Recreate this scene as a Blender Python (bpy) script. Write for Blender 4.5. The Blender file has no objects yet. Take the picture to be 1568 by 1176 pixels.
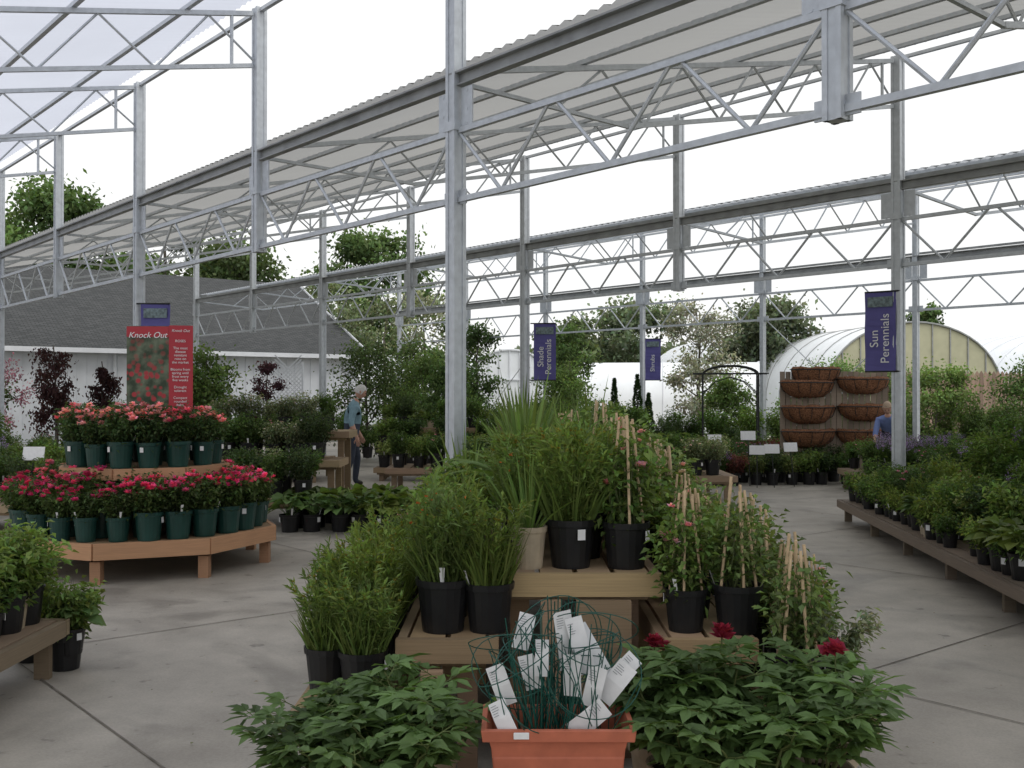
import bpy, math, random, bmesh
import numpy as np
from mathutils import Vector, Matrix, Euler
R = math.radians
rng = np.random.default_rng(11)
random.seed(11)
scene = bpy.context.scene
COL = scene.collection

# ------------------------------------------------------------------ materials
def new_mat(name):
    m = bpy.data.materials.new(name); m.use_nodes = True
    nt = m.node_tree
    for n in list(nt.nodes): nt.nodes.remove(n)
    return m, nt, nt.nodes, nt.links

def mat_leaf(name, trans=0.28, rough=0.55, spec=0.28, lo=1.0, hi=1.5):
    m, nt, N, L = new_mat(name)
    out = N.new('ShaderNodeOutputMaterial')
    at = N.new('ShaderNodeAttribute'); at.attribute_name = 'Col'
    oi = N.new('ShaderNodeObjectInfo')
    mr = N.new('ShaderNodeMapRange'); mr.inputs['To Min'].default_value = lo; mr.inputs['To Max'].default_value = hi
    L.new(oi.outputs['Random'], mr.inputs['Value'])
    hs = N.new('ShaderNodeHueSaturation'); hs.inputs['Saturation'].default_value=.94
    L.new(at.outputs['Color'], hs.inputs['Color']); L.new(mr.outputs[0], hs.inputs['Value'])
    pb = N.new('ShaderNodeBsdfPrincipled'); pb.inputs['Roughness'].default_value = rough
    pb.inputs['Specular IOR Level'].default_value = spec
    tr = N.new('ShaderNodeBsdfTranslucent')
    br = N.new('ShaderNodeMix'); br.data_type = 'RGBA'; br.blend_type = 'MULTIPLY'; br.inputs[0].default_value = 1
    br.inputs[7].default_value = (1.6, 1.6, 0.7, 1)
    L.new(hs.outputs[0], pb.inputs['Base Color']); L.new(hs.outputs[0], br.inputs[6]); L.new(br.outputs[2], tr.inputs['Color'])
    mx = N.new('ShaderNodeMixShader'); mx.inputs[0].default_value = trans
    L.new(pb.outputs[0], mx.inputs[1]); L.new(tr.outputs[0], mx.inputs[2]); L.new(mx.outputs[0], out.inputs[0])
    return m

def mat_plain(name, col, rough=0.6, metal=0.0, nscale=8.0, amt=0.15, bump=0.0, spec=0.4, stretch=None, usecol=False):
    m, nt, N, L = new_mat(name)
    out = N.new('ShaderNodeOutputMaterial')
    pb = N.new('ShaderNodeBsdfPrincipled'); pb.inputs['Roughness'].default_value = rough
    pb.inputs['Metallic'].default_value = metal; pb.inputs['Specular IOR Level'].default_value = spec
    tc = N.new('ShaderNodeTexCoord'); mp = N.new('ShaderNodeMapping')
    if stretch: mp.inputs['Scale'].default_value = stretch
    nz = N.new('ShaderNodeTexNoise'); nz.inputs['Scale'].default_value = nscale; nz.inputs['Detail'].default_value = 5
    L.new(tc.outputs['Object'], mp.inputs[0]); L.new(mp.outputs[0], nz.inputs['Vector'])
    mr = N.new('ShaderNodeMapRange'); mr.inputs['From Min'].default_value = .3; mr.inputs['From Max'].default_value = .7
    mr.inputs['To Min'].default_value = 1-amt; mr.inputs['To Max'].default_value = 1+amt
    L.new(nz.outputs['Fac'], mr.inputs['Value'])
    mx = N.new('ShaderNodeMix'); mx.data_type = 'RGBA'; mx.blend_type = 'MULTIPLY'; mx.inputs[0].default_value = 1
    if usecol:
        at = N.new('ShaderNodeAttribute'); at.attribute_name = 'Col'; L.new(at.outputs['Color'], mx.inputs[6])
    else:
        mx.inputs[6].default_value = (*col, 1)
    L.new(mr.outputs[0], mx.inputs[7]); L.new(mx.outputs[2], pb.inputs['Base Color'])
    if bump:
        bp = N.new('ShaderNodeBump'); bp.inputs['Strength'].default_value = bump; bp.inputs['Distance'].default_value = .01
        L.new(nz.outputs['Fac'], bp.inputs['Height']); L.new(bp.outputs[0], pb.inputs['Normal'])
    L.new(pb.outputs[0], out.inputs[0])
    return m

M_LEAF = mat_leaf('leaf')
M_TREELEAF = mat_leaf('tree_leaf', .25, .7, .15, 1.3, 1.7)
M_PETAL = mat_leaf('petal', .25, .6, .2, 1.0, 1.3)
M_STEM = mat_plain('stem', (.1,.12,.04), .7, usecol=True)
M_BARK = mat_plain('bark', (.11,.095,.08), .9, nscale=6, amt=.4, bump=.4)
M_BLACK = mat_plain('black_plastic', (.014,.014,.015), .42, nscale=20)
M_GREENPOT = mat_plain('green_plastic', (.014,.055,.045), .4, nscale=10)
M_TANPOT = mat_plain('tan_plastic', (.46,.38,.27), .55, nscale=12)
M_TERRA = mat_plain('terracotta_plastic', (.50,.15,.085), .55, nscale=15, amt=.14)
M_SOIL = mat_plain('soil', (.035,.022,.014), .95, nscale=60, amt=.5, bump=1)
M_TAG = mat_plain('white_tag', (.8,.8,.8), .5, nscale=30, amt=.05)
M_BAMBOO = mat_plain('bamboo', (.60,.44,.27), .6, nscale=30, amt=.2)
M_WIRE = mat_plain('green_wire', (.008,.075,.055), .4)
M_STEEL = mat_plain('galvanised_steel', (.56,.59,.62), .42, .3, nscale=14, amt=.10)
M_STEELD = mat_plain('aluminium_gutter', (.32,.33,.33), .5, .3, nscale=5, amt=.2)
M_WOOD = mat_plain('lumber', (.42,.28,.16), .75, nscale=9, amt=.13, usecol=True, stretch=(.5,.5,30))
M_WHITE = mat_plain('white_siding', (.74,.76,.80), .6, nscale=3, amt=.05)
M_POLY = mat_plain('white_poly_film', (.80,.83,.86), .45, nscale=1.5, amt=.05)
M_BEIGE = mat_plain('beige_panel', (.46,.45,.31), .6, nscale=2, amt=.08)
M_IRON = mat_plain('dark_iron', (.02,.022,.022), .5)
M_COCO = mat_plain('coco_fibre', (.20,.09,.045), .95, nscale=45, amt=.6, bump=1.0)

def mat_roofpoly(name, c, tr_amt):
    m, nt, N, L = new_mat(name)
    out = N.new('ShaderNodeOutputMaterial')
    d = N.new('ShaderNodeBsdfDiffuse'); d.inputs[0].default_value = (*[x*.8 for x in c], 1)
    t = N.new('ShaderNodeBsdfTranslucent')
    tc = N.new('ShaderNodeTexCoord'); nz = N.new('ShaderNodeTexNoise'); nz.inputs['Scale'].default_value = .8; nz.inputs['Detail'].default_value = 4
    L.new(tc.outputs['Object'], nz.inputs['Vector'])
    cr = N.new('ShaderNodeMix'); cr.data_type = 'RGBA'
    cr.inputs[6].default_value = (*[x*.85 for x in c], 1); cr.inputs[7].default_value = (*c, 1)
    L.new(nz.outputs['Fac'], cr.inputs[0]); L.new(cr.outputs[2], t.inputs[0])
    x = N.new('ShaderNodeMixShader'); x.inputs[0].default_value = tr_amt
    L.new(d.outputs[0], x.inputs[1]); L.new(t.outputs[0], x.inputs[2]); L.new(x.outputs[0], out.inputs[0])
    return m
M_ROOFA = mat_roofpoly('polycarbonate_clear', (.66,.69,.78), .95)
M_ROOFB = mat_roofpoly('polycarbonate_grazing', (.40,.40,.39), .85)  # middle bay: darkening from the grazing view is put into the sheet colour
M_ROOFC = mat_roofpoly('polycarbonate_far', (.62,.65,.70), .9)

# ------------------------------------------------------------------ mesh builder
def nrm(a):
    a = np.asarray(a, float)
    return a/np.maximum(np.linalg.norm(a, axis=-1, keepdims=True), 1e-9)

class MB:
    def __init__(s): s.v=[]; s.f=[]; s.m=[]; s.c=[]; s.n=0
    def add(s, v, f, mat=0, col=(1,1,1)):
        v = np.asarray(v, float).reshape(-1,3); f = np.asarray(f, int)
        c = np.asarray(col, float)
        if c.ndim == 1: c = np.tile(c, (len(v),1))
        s.v.append(v); s.c.append(c); s.f.append(f+s.n); s.m.append(np.full(len(f), mat)); s.n += len(v)
    def build(s, name, mats, smooth=False):
        me = bpy.data.meshes.new(name)
        V = np.concatenate(s.v); C = np.concatenate(s.c)
        loops = np.concatenate([f.ravel() for f in s.f])
        tot = np.concatenate([np.full(len(f), f.shape[1]) for f in s.f])
        M = np.concatenate(s.m)
        me.vertices.add(len(V)); me.vertices.foreach_set('co', V.ravel())
        me.loops.add(len(loops)); me.loops.foreach_set('vertex_index', loops.astype(np.int32))
        me.polygons.add(len(tot))
        st = np.concatenate([[0], np.cumsum(tot)[:-1]])
        me.polygons.foreach_set('loop_start', st.astype(np.int32)); me.polygons.foreach_set('loop_total', tot.astype(np.int32))
        me.polygons.foreach_set('material_index', M.astype(np.int32))
        me.polygons.foreach_set('use_smooth', np.full(len(tot), bool(smooth)))
        ca = me.attributes.new('Col', 'FLOAT_COLOR', 'POINT')
        ca.data.foreach_set('color', np.hstack([C, np.ones((len(C),1))]).ravel())
        for x in mats: me.materials.append(x)
        me.update(calc_edges=True); me.validate()
        return me

def obj(name, me, loc=(0,0,0), rz=0, sc=1, parent=None, rot=None):
    o = bpy.data.objects.new(name, me); COL.objects.link(o)
    o.location = loc; o.rotation_euler = rot if rot else (0,0,rz)
    o.scale = (sc,)*3 if np.isscalar(sc) else sc
    if parent: o.parent = parent
    return o
def empty(name, loc=(0,0,0), rz=0):
    o = bpy.data.objects.new(name, None); COL.objects.link(o); o.location = loc; o.rotation_euler=(0,0,rz)
    o.empty_display_size=.1
    return o

def frame(d):
    d = nrm(d); a = np.array([0,0,1.]) if abs(d[2])<.95 else np.array([1.,0,0])
    s = nrm(np.cross(d,a)); u = np.cross(s,d); return d,s,u

def box(mb, c, size, mat=0, col=(1,1,1), rz=0):
    x,y,z = [a/2 for a in size]
    v = np.array([[sx*x,sy*y,sz*z] for sx in(-1,1) for sy in(-1,1) for sz in(-1,1)])
    if rz:
        cs,sn = math.cos(rz),math.sin(rz); v = np.stack([v[:,0]*cs-v[:,1]*sn, v[:,0]*sn+v[:,1]*cs, v[:,2]],1)
    mb.add(v+np.array(c), [[0,1,3,2],[4,6,7,5],[0,4,5,1],[2,3,7,6],[0,2,6,4],[1,5,7,3]], mat, col)

def beam(mb, a, b, w, h, mat=0, col=(1,1,1)):
    a=np.array(a,float); b=np.array(b,float); d,s,u = frame(b-a)
    v=[]
    for p in (a,b):
        for i,j in ((-1,-1),(1,-1),(1,1),(-1,1)): v.append(p+s*i*w/2+u*j*h/2)
    mb.add(v, [[0,1,2,3],[7,6,5,4],[0,4,5,1],[1,5,6,2],[2,6,7,3],[3,7,4,0]], mat, col)

def tube(mb, pts, rad, seg=5, mat=0, col=(1,1,1), cap=False):
    pts = np.asarray(pts,float); n=len(pts); rad = np.full(n,rad) if np.isscalar(rad) else np.asarray(rad)
    T = np.gradient(pts, axis=0); V=[]
    _,s,u = frame(T[0])
    for i in range(n):
        d = nrm(T[i]); s = nrm(s-d*np.dot(s,d)); u = np.cross(s,d)
        for k in range(seg):
            a = 2*math.pi*k/seg; V.append(pts[i]+(s*math.cos(a)+u*math.sin(a))*rad[i])
    F=[[i*seg+k, i*seg+(k+1)%seg, (i+1)*seg+(k+1)%seg, (i+1)*seg+k] for i in range(n-1) for k in range(seg)]
    mb.add(V,F,mat,col)
    if cap:
        mb.add(V[-seg:], [list(range(seg))], mat, col); mb.add(V[:seg], [list(range(seg))[::-1]], mat, col)

def lathe(mb, prof, seg=18, mat=0, col=(1,1,1), c=(0,0,0), a0=0, a1=2*math.pi):
    full = abs(a1-a0-2*math.pi)<1e-6; n = seg if full else seg+1
    V=[]
    for r,z in prof:
        for k in range(n):
            a=a0+(a1-a0)*k/seg; V.append((c[0]+r*math.cos(a), c[1]+r*math.sin(a), c[2]+z))
    F=[]
    for i in range(len(prof)-1):
        for k in range(seg):
            k2=(k+1)%n; F.append([i*n+k,i*n+k2,(i+1)*n+k2,(i+1)*n+k])
    mb.add(V,F,mat,col)

def leaves(mb, P, D, L, W, col, mat=0, droop=.2, fold=.15, detail=False, updir=None):
    P=np.asarray(P,float); n=len(P)
    if n==0: return
    D=nrm(D); L=np.broadcast_to(L,(n,)).reshape(n,1); W=np.broadcast_to(W,(n,)).reshape(n,1)
    up = np.array([0,0,1.])+rng.normal(0,.35,(n,3)) if updir is None else updir
    S=nrm(np.cross(D,up)+1e-4); Nn=np.cross(S,D)
    dz=np.array([0,0,-1.])
    if not detail:
        v=np.stack([P, P+D*L*.45+S*W/2+Nn*W*fold, P+D*L+dz*droop*L, P+D*L*.45-S*W/2+Nn*W*fold],1)
        k=4; F=np.array([[0,1,2,3]])
        F=(np.arange(n)[:,None,None]*4+F[None]).reshape(-1,4)
        mb.add(v.reshape(-1,3),F,mat,np.repeat(col,4,0))
    else:
        def pt(t,w,f): return P+D*L*t+S*W*w+Nn*W*f+dz*droop*L*t*t
        v=np.stack([P, pt(.25,0,0),pt(.6,0,0),pt(1,0,0), pt(.22,.36,fold),pt(.58,.46,fold), pt(.22,-.36,fold),pt(.58,-.46,fold)],1)
        base=np.arange(n)[:,None,None]*8
        T=np.array([[0,4,1],[2,5,3],[0,1,6],[2,3,7]]); Q=np.array([[1,4,5,2],[1,2,7,6]])
        vv=v.reshape(-1,3); cc=np.repeat(col,8,0)
        s0=mb.n
        mb.add(vv,(base+Q[None]).reshape(-1,4),mat,cc)
        mb.f.append((base+T[None]).reshape(-1,3)+s0); mb.m.append(np.full(n*4,mat))

def jcol(base, n, v=.3, h=.12, f=None):
    base=np.array(base); k=(1+rng.uniform(-v,v,(n,1)))
    if f is not None: k=k*np.broadcast_to(f,(n,)).reshape(n,1)
    return np.clip(base*k*(1+rng.uniform(-h,h,(n,3))),0,1)

def blades(mb,P,D,L,W,g,col,mat=0,S=5):
    P=np.asarray(P,float); n=len(P); D=nrm(D); L=np.reshape(L,(n,1)); g=np.reshape(g,(n,1))
    side=nrm(np.cross(D,np.array([0,0,1.])+rng.normal(0,.3,(n,3))))
    rows=[]
    for i in range(S+1):
        t=i/S; c=P+D*L*t+np.array([0,0,-1.])*g*L*t*t
        w=W*(1-t**2.2)*.5+.0004
        rows += [c+side*w, c-side*w]
    v=np.stack(rows,1); k=2*(S+1)
    F=np.array([[2*i,2*i+1,2*i+3,2*i+2] for i in range(S)])
    mb.add(v.reshape(-1,3),(np.arange(n)[:,None,None]*k+F[None]).reshape(-1,4),mat,np.repeat(col,k,0))

def flowers(mb,P,r,col,mat=1,pet=9,up=.35):
    P=np.asarray(P,float)
    for ring,(k,uz,s) in enumerate(((pet,up,1.0),(pet-3,up+.7,.8),(4,1.8,.6))):
        n=len(P)*k
        a=rng.uniform(0,6.28,n); D=np.stack([np.cos(a),np.sin(a),uz+rng.normal(0,.25,n)],1)
        PP=np.repeat(P,k,0); cc=jcol(col,len(P),.25,.15); cc=np.repeat(cc,k,0)*rng.uniform(.75,1.2,(n,1))
        leaves(mb,PP,D,r*s*rng.uniform(.8,1.1,n),r*.85*s,np.clip(cc,0,1),mat,-.15,.1)

def pmats(pot): return [M_LEAF,M_PETAL,M_STEM,pot,M_SOIL,M_TAG,M_BAMBOO]
def pot(mb,r=.11,h=.21,tag=True,c=(0,0,0)):
    lathe(mb,[(0.001,.0),(r*.74,.0),(r*.76,.01),(r*.93,h*.86),(r*1.0,h*.87),(r*1.02,h),(r*.95,h),(r*.92,h*.86)],20,3,c=c)
    lathe(mb,[(r*.93,h*.87),(r*.5,h*.9),(.001,h*.91)],20,4,c=c)
    if tag:
        a=rng.uniform(0,6.28); x=c[0]+math.cos(a)*r*1.0; y=c[1]+math.sin(a)*r*1.0
        box(mb,(x,y,c[2]+h*.72),(.003,.035,.045),5,rz=a)
        a+=rng.uniform(1,3); x=math.cos(a)*r*.86; y=math.sin(a)*r*.86; o=np.array([math.cos(a),math.sin(a),0])*.03; s=np.array([-math.sin(a),math.cos(a),0])*.011
        b=np.array([x,y,h*.88]); t=b+o+np.array([0,0,.085])
        mb.add([b-s*.5,b+s*.5,t+s,t-s],[[0,1,2,3]],5)

def stemset(h,r,ns,base=.19,lean=.6,r0=.05):
    out=[]
    for i in range(ns):
        a=rng.uniform(0,6.28); q=math.sqrt(rng.uniform(0.02,1)); e=r*q
        hh=h*rng.uniform(.7,1.0)*(1-.25*q*q)
        t=np.linspace(0,1,6)
        x=math.cos(a)*(r0*q+(e-r0*q)*t**(1+lean)); y=math.sin(a)*(r0*q+(e-r0*q)*t**(1+lean))
        pts=np.stack([x,y,base+hh*t],1)+np.concatenate([[[0,0,0]],rng.normal(0,.012*h/.5,(5,3))])
        out.append(pts)
    return out
def along(st,n,lo,hi=1.0,p=1.0):
    idx=rng.integers(0,len(st),n); t=lo+(hi-lo)*rng.uniform(0,1,n)**p
    A=np.stack(st); x=t*5; i=np.clip(x.astype(int),0,4); fr=(x-i)[:,None]
    P=A[idx,i]*(1-fr)+A[idx,i+1]*fr
    return P,t

def shrub(h,r,ns,nl,ll,lw,col,potm=M_BLACK,pr=.11,ph=.21,lo=.15,droop=.25,detail=False,fl=None,scol=(.07,.09,.03),stake=0,name='potted_plant',spread=.03,lean=.6,upz=.25,usepot=True,stick=1.1):
    mb=MB()
    if usepot: pot(mb,pr,ph)
    st=stemset(h,r,ns,base=ph*.88 if usepot else 0,lean=lean,r0=pr*.6)
    for s in st: tube(mb,s,[.004*h/.5]*3+[.002,.0015,.001],3,2,scol)
    P,t=along(st,nl,lo); P=P+rng.normal(0,spread,(nl,3))
    out=P*np.array([1,1,0]); D=nrm(out)*.7+rng.normal(0,.6,(nl,3))+np.array([0,0,upz])
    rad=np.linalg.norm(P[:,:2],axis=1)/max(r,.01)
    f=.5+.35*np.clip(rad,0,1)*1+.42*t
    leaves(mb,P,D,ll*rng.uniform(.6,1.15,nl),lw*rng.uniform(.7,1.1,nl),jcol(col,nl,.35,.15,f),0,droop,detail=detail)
    if fl:
        nf,fr_,fc,flo=fl
        P,t=along(st,nf,flo); P=P+np.array([0,0,.02])+nrm(P*np.array([1,1,0]))*.02
        flowers(mb,P,fr_,fc,1)
    for k in range(stake):
        a=6.28*k/max(stake,1)+rng.uniform(-.3,.3); 
        b=np.array([math.cos(a)*pr*.75,math.sin(a)*pr*.75,ph*.85]); tp=np.array([math.cos(a)*.03,math.sin(a)*.03,ph+h*rng.uniform(.85,stick)])
        tube(mb,[b,tp],.0065,6,6,cap=True)
    return mb.build(name,pmats(potm))

def airy(h,r,ns,col,nl=1500,ll=.045,lw=.009,bud=60,budc=(.25,.22,.03),potm=M_BLACK,pr=.11,ph=.21):
    mb=MB(); pot(mb,pr,ph)
    st=stemset(h,r,ns,base=ph*.88,lean=.5,r0=pr*.7)
    for s in st: tube(mb,s,[.0028,.0026,.0024,.002,.0015,.001],3,2,np.array(col)*rng.uniform(.8,1.4))
    P,t=along(st,nl,.05); out=nrm(P*np.array([1,1,0])+rng.normal(0,.03,(nl,3))*np.array([1,1,0]))
    D=out*.6+rng.normal(0,.45,(nl,3))+np.array([0,0,.7])
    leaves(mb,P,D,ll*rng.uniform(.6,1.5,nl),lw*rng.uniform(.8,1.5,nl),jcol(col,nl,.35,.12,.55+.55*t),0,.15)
    nb=ns*8; a=rng.uniform(0,6.28,nb); q=rng.uniform(0,1,nb)*pr*.9
    B=np.stack([np.cos(a)*q,np.sin(a)*q,np.full(nb,ph*.9)],1); D=np.stack([np.cos(a)*q*4,np.sin(a)*q*4,np.full(nb,1.)],1)+rng.normal(0,.14,(nb,3))
    blades(mb,B,D,h*rng.uniform(.3,.75,nb),.008,rng.uniform(.02,.4,nb),jcol(col,nb,.35,.1,.8),0,4)
    if bud:
        P,t=along(st,bud,.9); flowers(mb,P,.012,budc,1,5)
    return mb.build('airy',pmats(potm))

def strap(h,n,col,W=.02,potm=M_BLACK,pr=.11,ph=.21,g=(.15,.6),spread=.55,usepot=True,fl=None):
    mb=MB()
    if usepot: pot(mb,pr,ph)
    a=rng.uniform(0,6.28,n); q=rng.uniform(0,1,n)
    P=np.stack([np.cos(a)*q*pr*.6,np.sin(a)*q*pr*.6,np.full(n,ph*.88)],1)
    D=np.stack([np.cos(a)*q*spread,np.sin(a)*q*spread,np.full(n,1.)],1)+rng.normal(0,.1,(n,3))
    blades(mb,P,D,h*rng.uniform(.6,1.2,n),W,rng.uniform(*g,n)*q,jcol(col,n,.35,.1),0,6)
    return mb.build('strap',pmats(potm))

def hosta(r,n,col,potm=M_BLACK,usepot=True,ll=.14,lw=.1):
    mb=MB(); 
    if usepot: pot(mb,.1,.17)
    a=rng.uniform(0,6.28,n); e=rng.uniform(.2,1,n)
    D=np.stack([np.cos(a),np.sin(a),.9-e*.9],1); 
    P=np.stack([np.cos(a)*r*.55*e,np.sin(a)*r*.55*e,.17+.16*(1-e*.6)*rng.uniform(.7,1.3,n)],1)
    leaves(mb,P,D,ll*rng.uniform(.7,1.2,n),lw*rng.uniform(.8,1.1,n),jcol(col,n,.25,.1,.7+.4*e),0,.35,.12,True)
    for i in range(0,n,2): tube(mb,[[P[i][0]*.15,P[i][1]*.15,.15],P[i]],.003,3,2,col)
    return mb.build('hosta',pmats(potm))

def peony(h,r,nst,col,potm=M_TANPOT,fl=0,nn=6):
    mb=MB(); pot(mb,.14,.26,False)
    st=stemset(h,r,nst,base=.23,lean=.4,r0=.06)
    PP=[];DD=[];LL=[];WW=[];CC=[]
    for s in st:
        tube(mb,s,[.006,.006,.005,.004,.0035,.003],5,2,(.10,.12,.035))
        phi=rng.uniform(0,6.28)
        for k in range(nn):
            t=.3+.7*k/(nn-1); x=t*5; i=min(int(x),4); p=s[i]*(1-(x-i))+s[i+1]*(x-i)
            phi+=2.4; out=np.array([math.cos(phi),math.sin(phi),rng.uniform(.15,.6)]); out=nrm(out)
            pl=rng.uniform(.04,.09)*(1.2-.5*t); q=p+out*pl
            tube(mb,[p,q],.0025,3,2,(.10,.13,.035))
            side=nrm(np.cross(out,[0,0,1.]))
            br=rng.uniform(.65,1.45)
            for g,(ga,gd) in enumerate(((0,.045),(1.0,.03),(-1.0,.03))):
                gdv=nrm(out*math.cos(ga)+side*math.sin(ga)); gp=q+gdv*gd
                tube(mb,[q,gp],.002,3,2,(.10,.13,.035))
                for la in (0,.65,-.65):
                    d=nrm(out*math.cos(ga+la)+side*math.sin(ga+la))+np.array([0,0,rng.uniform(-.25,.15)])
                    PP.append(gp); DD.append(d); LL.append(rng.uniform(.07,.12)*(1.15 if la==0 else .85)); WW.append(rng.uniform(.03,.046)); CC.append(np.array(col)*br*rng.uniform(.8,1.2))
    leaves(mb,PP,np.array(DD),np.array(LL),np.array(WW),np.clip(np.array(CC),0,1),0,.22,.12,True,updir=np.array([0,0,1.])+rng.normal(0,.25,(len(PP),3)))
    if fl: 
        tips=np.array([s[-1] for s in st[:fl]])+np.array([0,0,.07])
        for s,t in zip(st[:fl],tips): tube(mb,[s[-1],t],.003,4,2,(.1,.13,.04))
        for k in range(3): flowers(mb,tips+rng.normal(0,.008,tips.shape),.05,(.28,.008,.04),1,10,.4)
    return mb.build('peony',pmats(potm))

def salvia(h,r,ns,col,fc,potm=M_BLACK):
    mb=MB(); pot(mb,.11,.2)
    st=stemset(h,r,ns,base=.18)
    for s in st: tube(mb,s,.0025,3,2,(.06,.09,.04))
    P,t=along(st,1000,.05,.75); D=nrm(P*np.array([1,1,0]))+rng.normal(0,.6,(1000,3))
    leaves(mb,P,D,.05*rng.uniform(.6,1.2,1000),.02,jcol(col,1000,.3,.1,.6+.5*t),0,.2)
    P,t=along(st,600,.75); P+=rng.normal(0,.008,P.shape); leaves(mb,P,rng.normal(0,1,(600,3)),.018,.012,jcol(fc,600,.3,.1),1)
    return mb.build('salvia',pmats(potm))

G1=(.098,.158,.032); G2=(.066,.120,.026); G3=(.045,.082,.026); G4=(.135,.19,.038)
V={}
V['air']=[airy(.46,.20,36,G4,1900),airy(.40,.21,32,(.12,.175,.04),1800),airy(.44,.19,30,(.11,.165,.04),1700,budc=(.6,.16,.02),bud=14)]
V['airbig']=[airy(.50,.22,46,(.125,.18,.038),2900,bud=90)]
V['strap']=[strap(.48,70,G1),strap(.52,60,(.085,.15,.03),.024)]
V['lily']=[strap(.64,100,(.10,.16,.035),.028,spread=1.2,g=(.5,1.2),pr=.13)]
V['shr']=[shrub(.38,.22,26,1500,.05,.028,G2),shrub(.45,.2,24,1400,.045,.026,(.078,.132,.032)),shrub(.34,.24,26,1500,.04,.024,(.06,.11,.03),fl=(9,.022,(.62,.25,.38),.8))]
V['shrd']=[shrub(.4,.24,26,1400,.05,.03,G3),shrub(.48,.25,26,1600,.04,.024,(.05,.08,.03))]
V['shrl']=[shrub(.40,.22,26,1300,.055,.03,(.125,.185,.042)),shrub(.30,.22,26,1200,.045,.027,(.15,.19,.06))]
V['pale']=[shrub(.36,.24,26,1400,.045,.024,(.19,.22,.13)),shrub(.34,.23,26,1300,.042,.024,(.14,.17,.09),fl=(16,.02,(.7,.62,.66),.75))]
V['red']=[shrub(.38,.24,26,1300,.045,.026,(.11,.03,.028)),]
V['tall']=[shrub(.85,.27,34,2300,.075,.028,G1,pr=.13,ph=.24),shrub(.95,.24,30,2200,.085,.024,(.085,.14,.032),pr=.13,ph=.24),shrub(.75,.3,34,2200,.06,.036,G2,pr=.13,ph=.24)]
V['hosta']=[hosta(.26,46,G4),hosta(.24,40,(.10,.17,.05))]
V['vine']=[shrub(.50,.14,22,760,.05,.032,G1,stake=4,lo=.0,spread=.04,stick=.98,fl=(8,.03,(.66,.32,.40),.5)),
           shrub(.52,.15,22,720,.05,.03,(.12,.168,.05),stake=4,spread=.045,stick=.95,fl=(7,.028,(.7,.45,.48),.4)),
           shrub(.46,.13,18,560,.045,.026,(.11,.16,.045),stake=5,spread=.03,stick=1.1)]
V['rosep']=[shrub(.36,.2,26,1200,.044,.028,(.05,.09,.028),M_GREENPOT,.115,.23,fl=(20,.043,c,.82)) for c in ((.82,.20,.33),(.86,.36,.44),(.76,.14,.27))]
V['roser']=[shrub(.33,.2,26,1200,.044,.028,(.055,.09,.025),M_GREENPOT,.115,.23,fl=(22,.042,c,.78)) for c in ((.64,.03,.20),(.76,.10,.31),(.68,.04,.20))]
V['peony']=[peony(.36,.25,11,(.085,.145,.042)),peony(.40,.24,11,(.075,.13,.036),fl=1)]
V['salvia']=[salvia(.5,.22,34,G2,(.30,.21,.46)),]
V['small']=[shrub(.22,.13,16,500,.05,.028,G1,M_TANPOT,.075,.14),shrub(.26,.14,16,520,.05,.022,G4,M_BLACK,.075,.14),shrub(.2,.13,16,500,.04,.026,G2,M_BLACK,.075,.14)]
V['tanpot']=[strap(.36,50,G1,.012,M_TANPOT,.085,.19,spread=.7)]
NM={'air':'potted_coreopsis','airbig':'potted_coreopsis','strap':'potted_grass','lily':'potted_daylily','shr':'potted_perennial','shrd':'potted_shrub','shrl':'potted_perennial','pale':'potted_variegated_shrub','red':'potted_barberry','tall':'tall_potted_perennial','hosta':'potted_hosta','vine':'potted_clematis_on_stakes','rosep':'potted_pink_rose','roser':'potted_red_rose','peony':'potted_peony','salvia':'potted_salvia','small':'small_potted_plant','tanpot':'potted_grass'}
def put(kind,x,y,z,sc=None,i=None,jit=.02):
    me=V[kind][i if i is not None else rng.integers(0,len(V[kind]))]
    s=sc if sc else rng.uniform(.86,1.12)
    return obj(NM[kind],me,(x+rng.uniform(-jit,jit),y+rng.uniform(-jit,jit),z),rng.uniform(0,6.28),s)
def pick(d):
    k=list(d); w=np.array([d[x] for x in k],float); return k[rng.choice(len(k),p=w/w.sum())]

# ------------------------------------------------------------------ structure coordinates (w along the rows, p across)
RX,RY=-.639,.769
def S(w,p,h=0): return np.array([w*RX+p*RY, w*RY-p*RX, h])
NANG=math.atan2(.639,.769)

def mat_ground():
    m,nt,N,L=new_mat('grass_gravel_ground'); out=N.new('ShaderNodeOutputMaterial'); pb=N.new('ShaderNodeBsdfPrincipled'); pb.inputs['Roughness'].default_value=.95
    tc=N.new('ShaderNodeTexCoord'); n1=N.new('ShaderNodeTexNoise'); n1.inputs['Scale'].default_value=.15; n2=N.new('ShaderNodeTexNoise'); n2.inputs['Scale'].default_value=12; n2.inputs['Detail'].default_value=8
    L.new(tc.outputs['Object'],n1.inputs['Vector']); L.new(tc.outputs['Object'],n2.inputs['Vector'])
    a=N.new('ShaderNodeMix'); a.data_type='RGBA'; a.inputs[6].default_value=(.06,.10,.03,1); a.inputs[7].default_value=(.25,.23,.2,1)
    r=N.new('ShaderNodeMapRange'); r.inputs['From Min'].default_value=.45; r.inputs['From Max'].default_value=.55
    L.new(n1.outputs['Fac'],r.inputs['Value']); L.new(r.outputs[0],a.inputs[0])
    b=N.new('ShaderNodeMix'); b.data_type='RGBA'; b.blend_type='MULTIPLY'; b.inputs[0].default_value=.6; L.new(a.outputs[2],b.inputs[6]); L.new(n2.outputs['Color'],b.inputs[7])
    L.new(b.outputs[2],pb.inputs['Base Color']); L.new(pb.outputs[0],out.inputs[0]); return m
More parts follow.
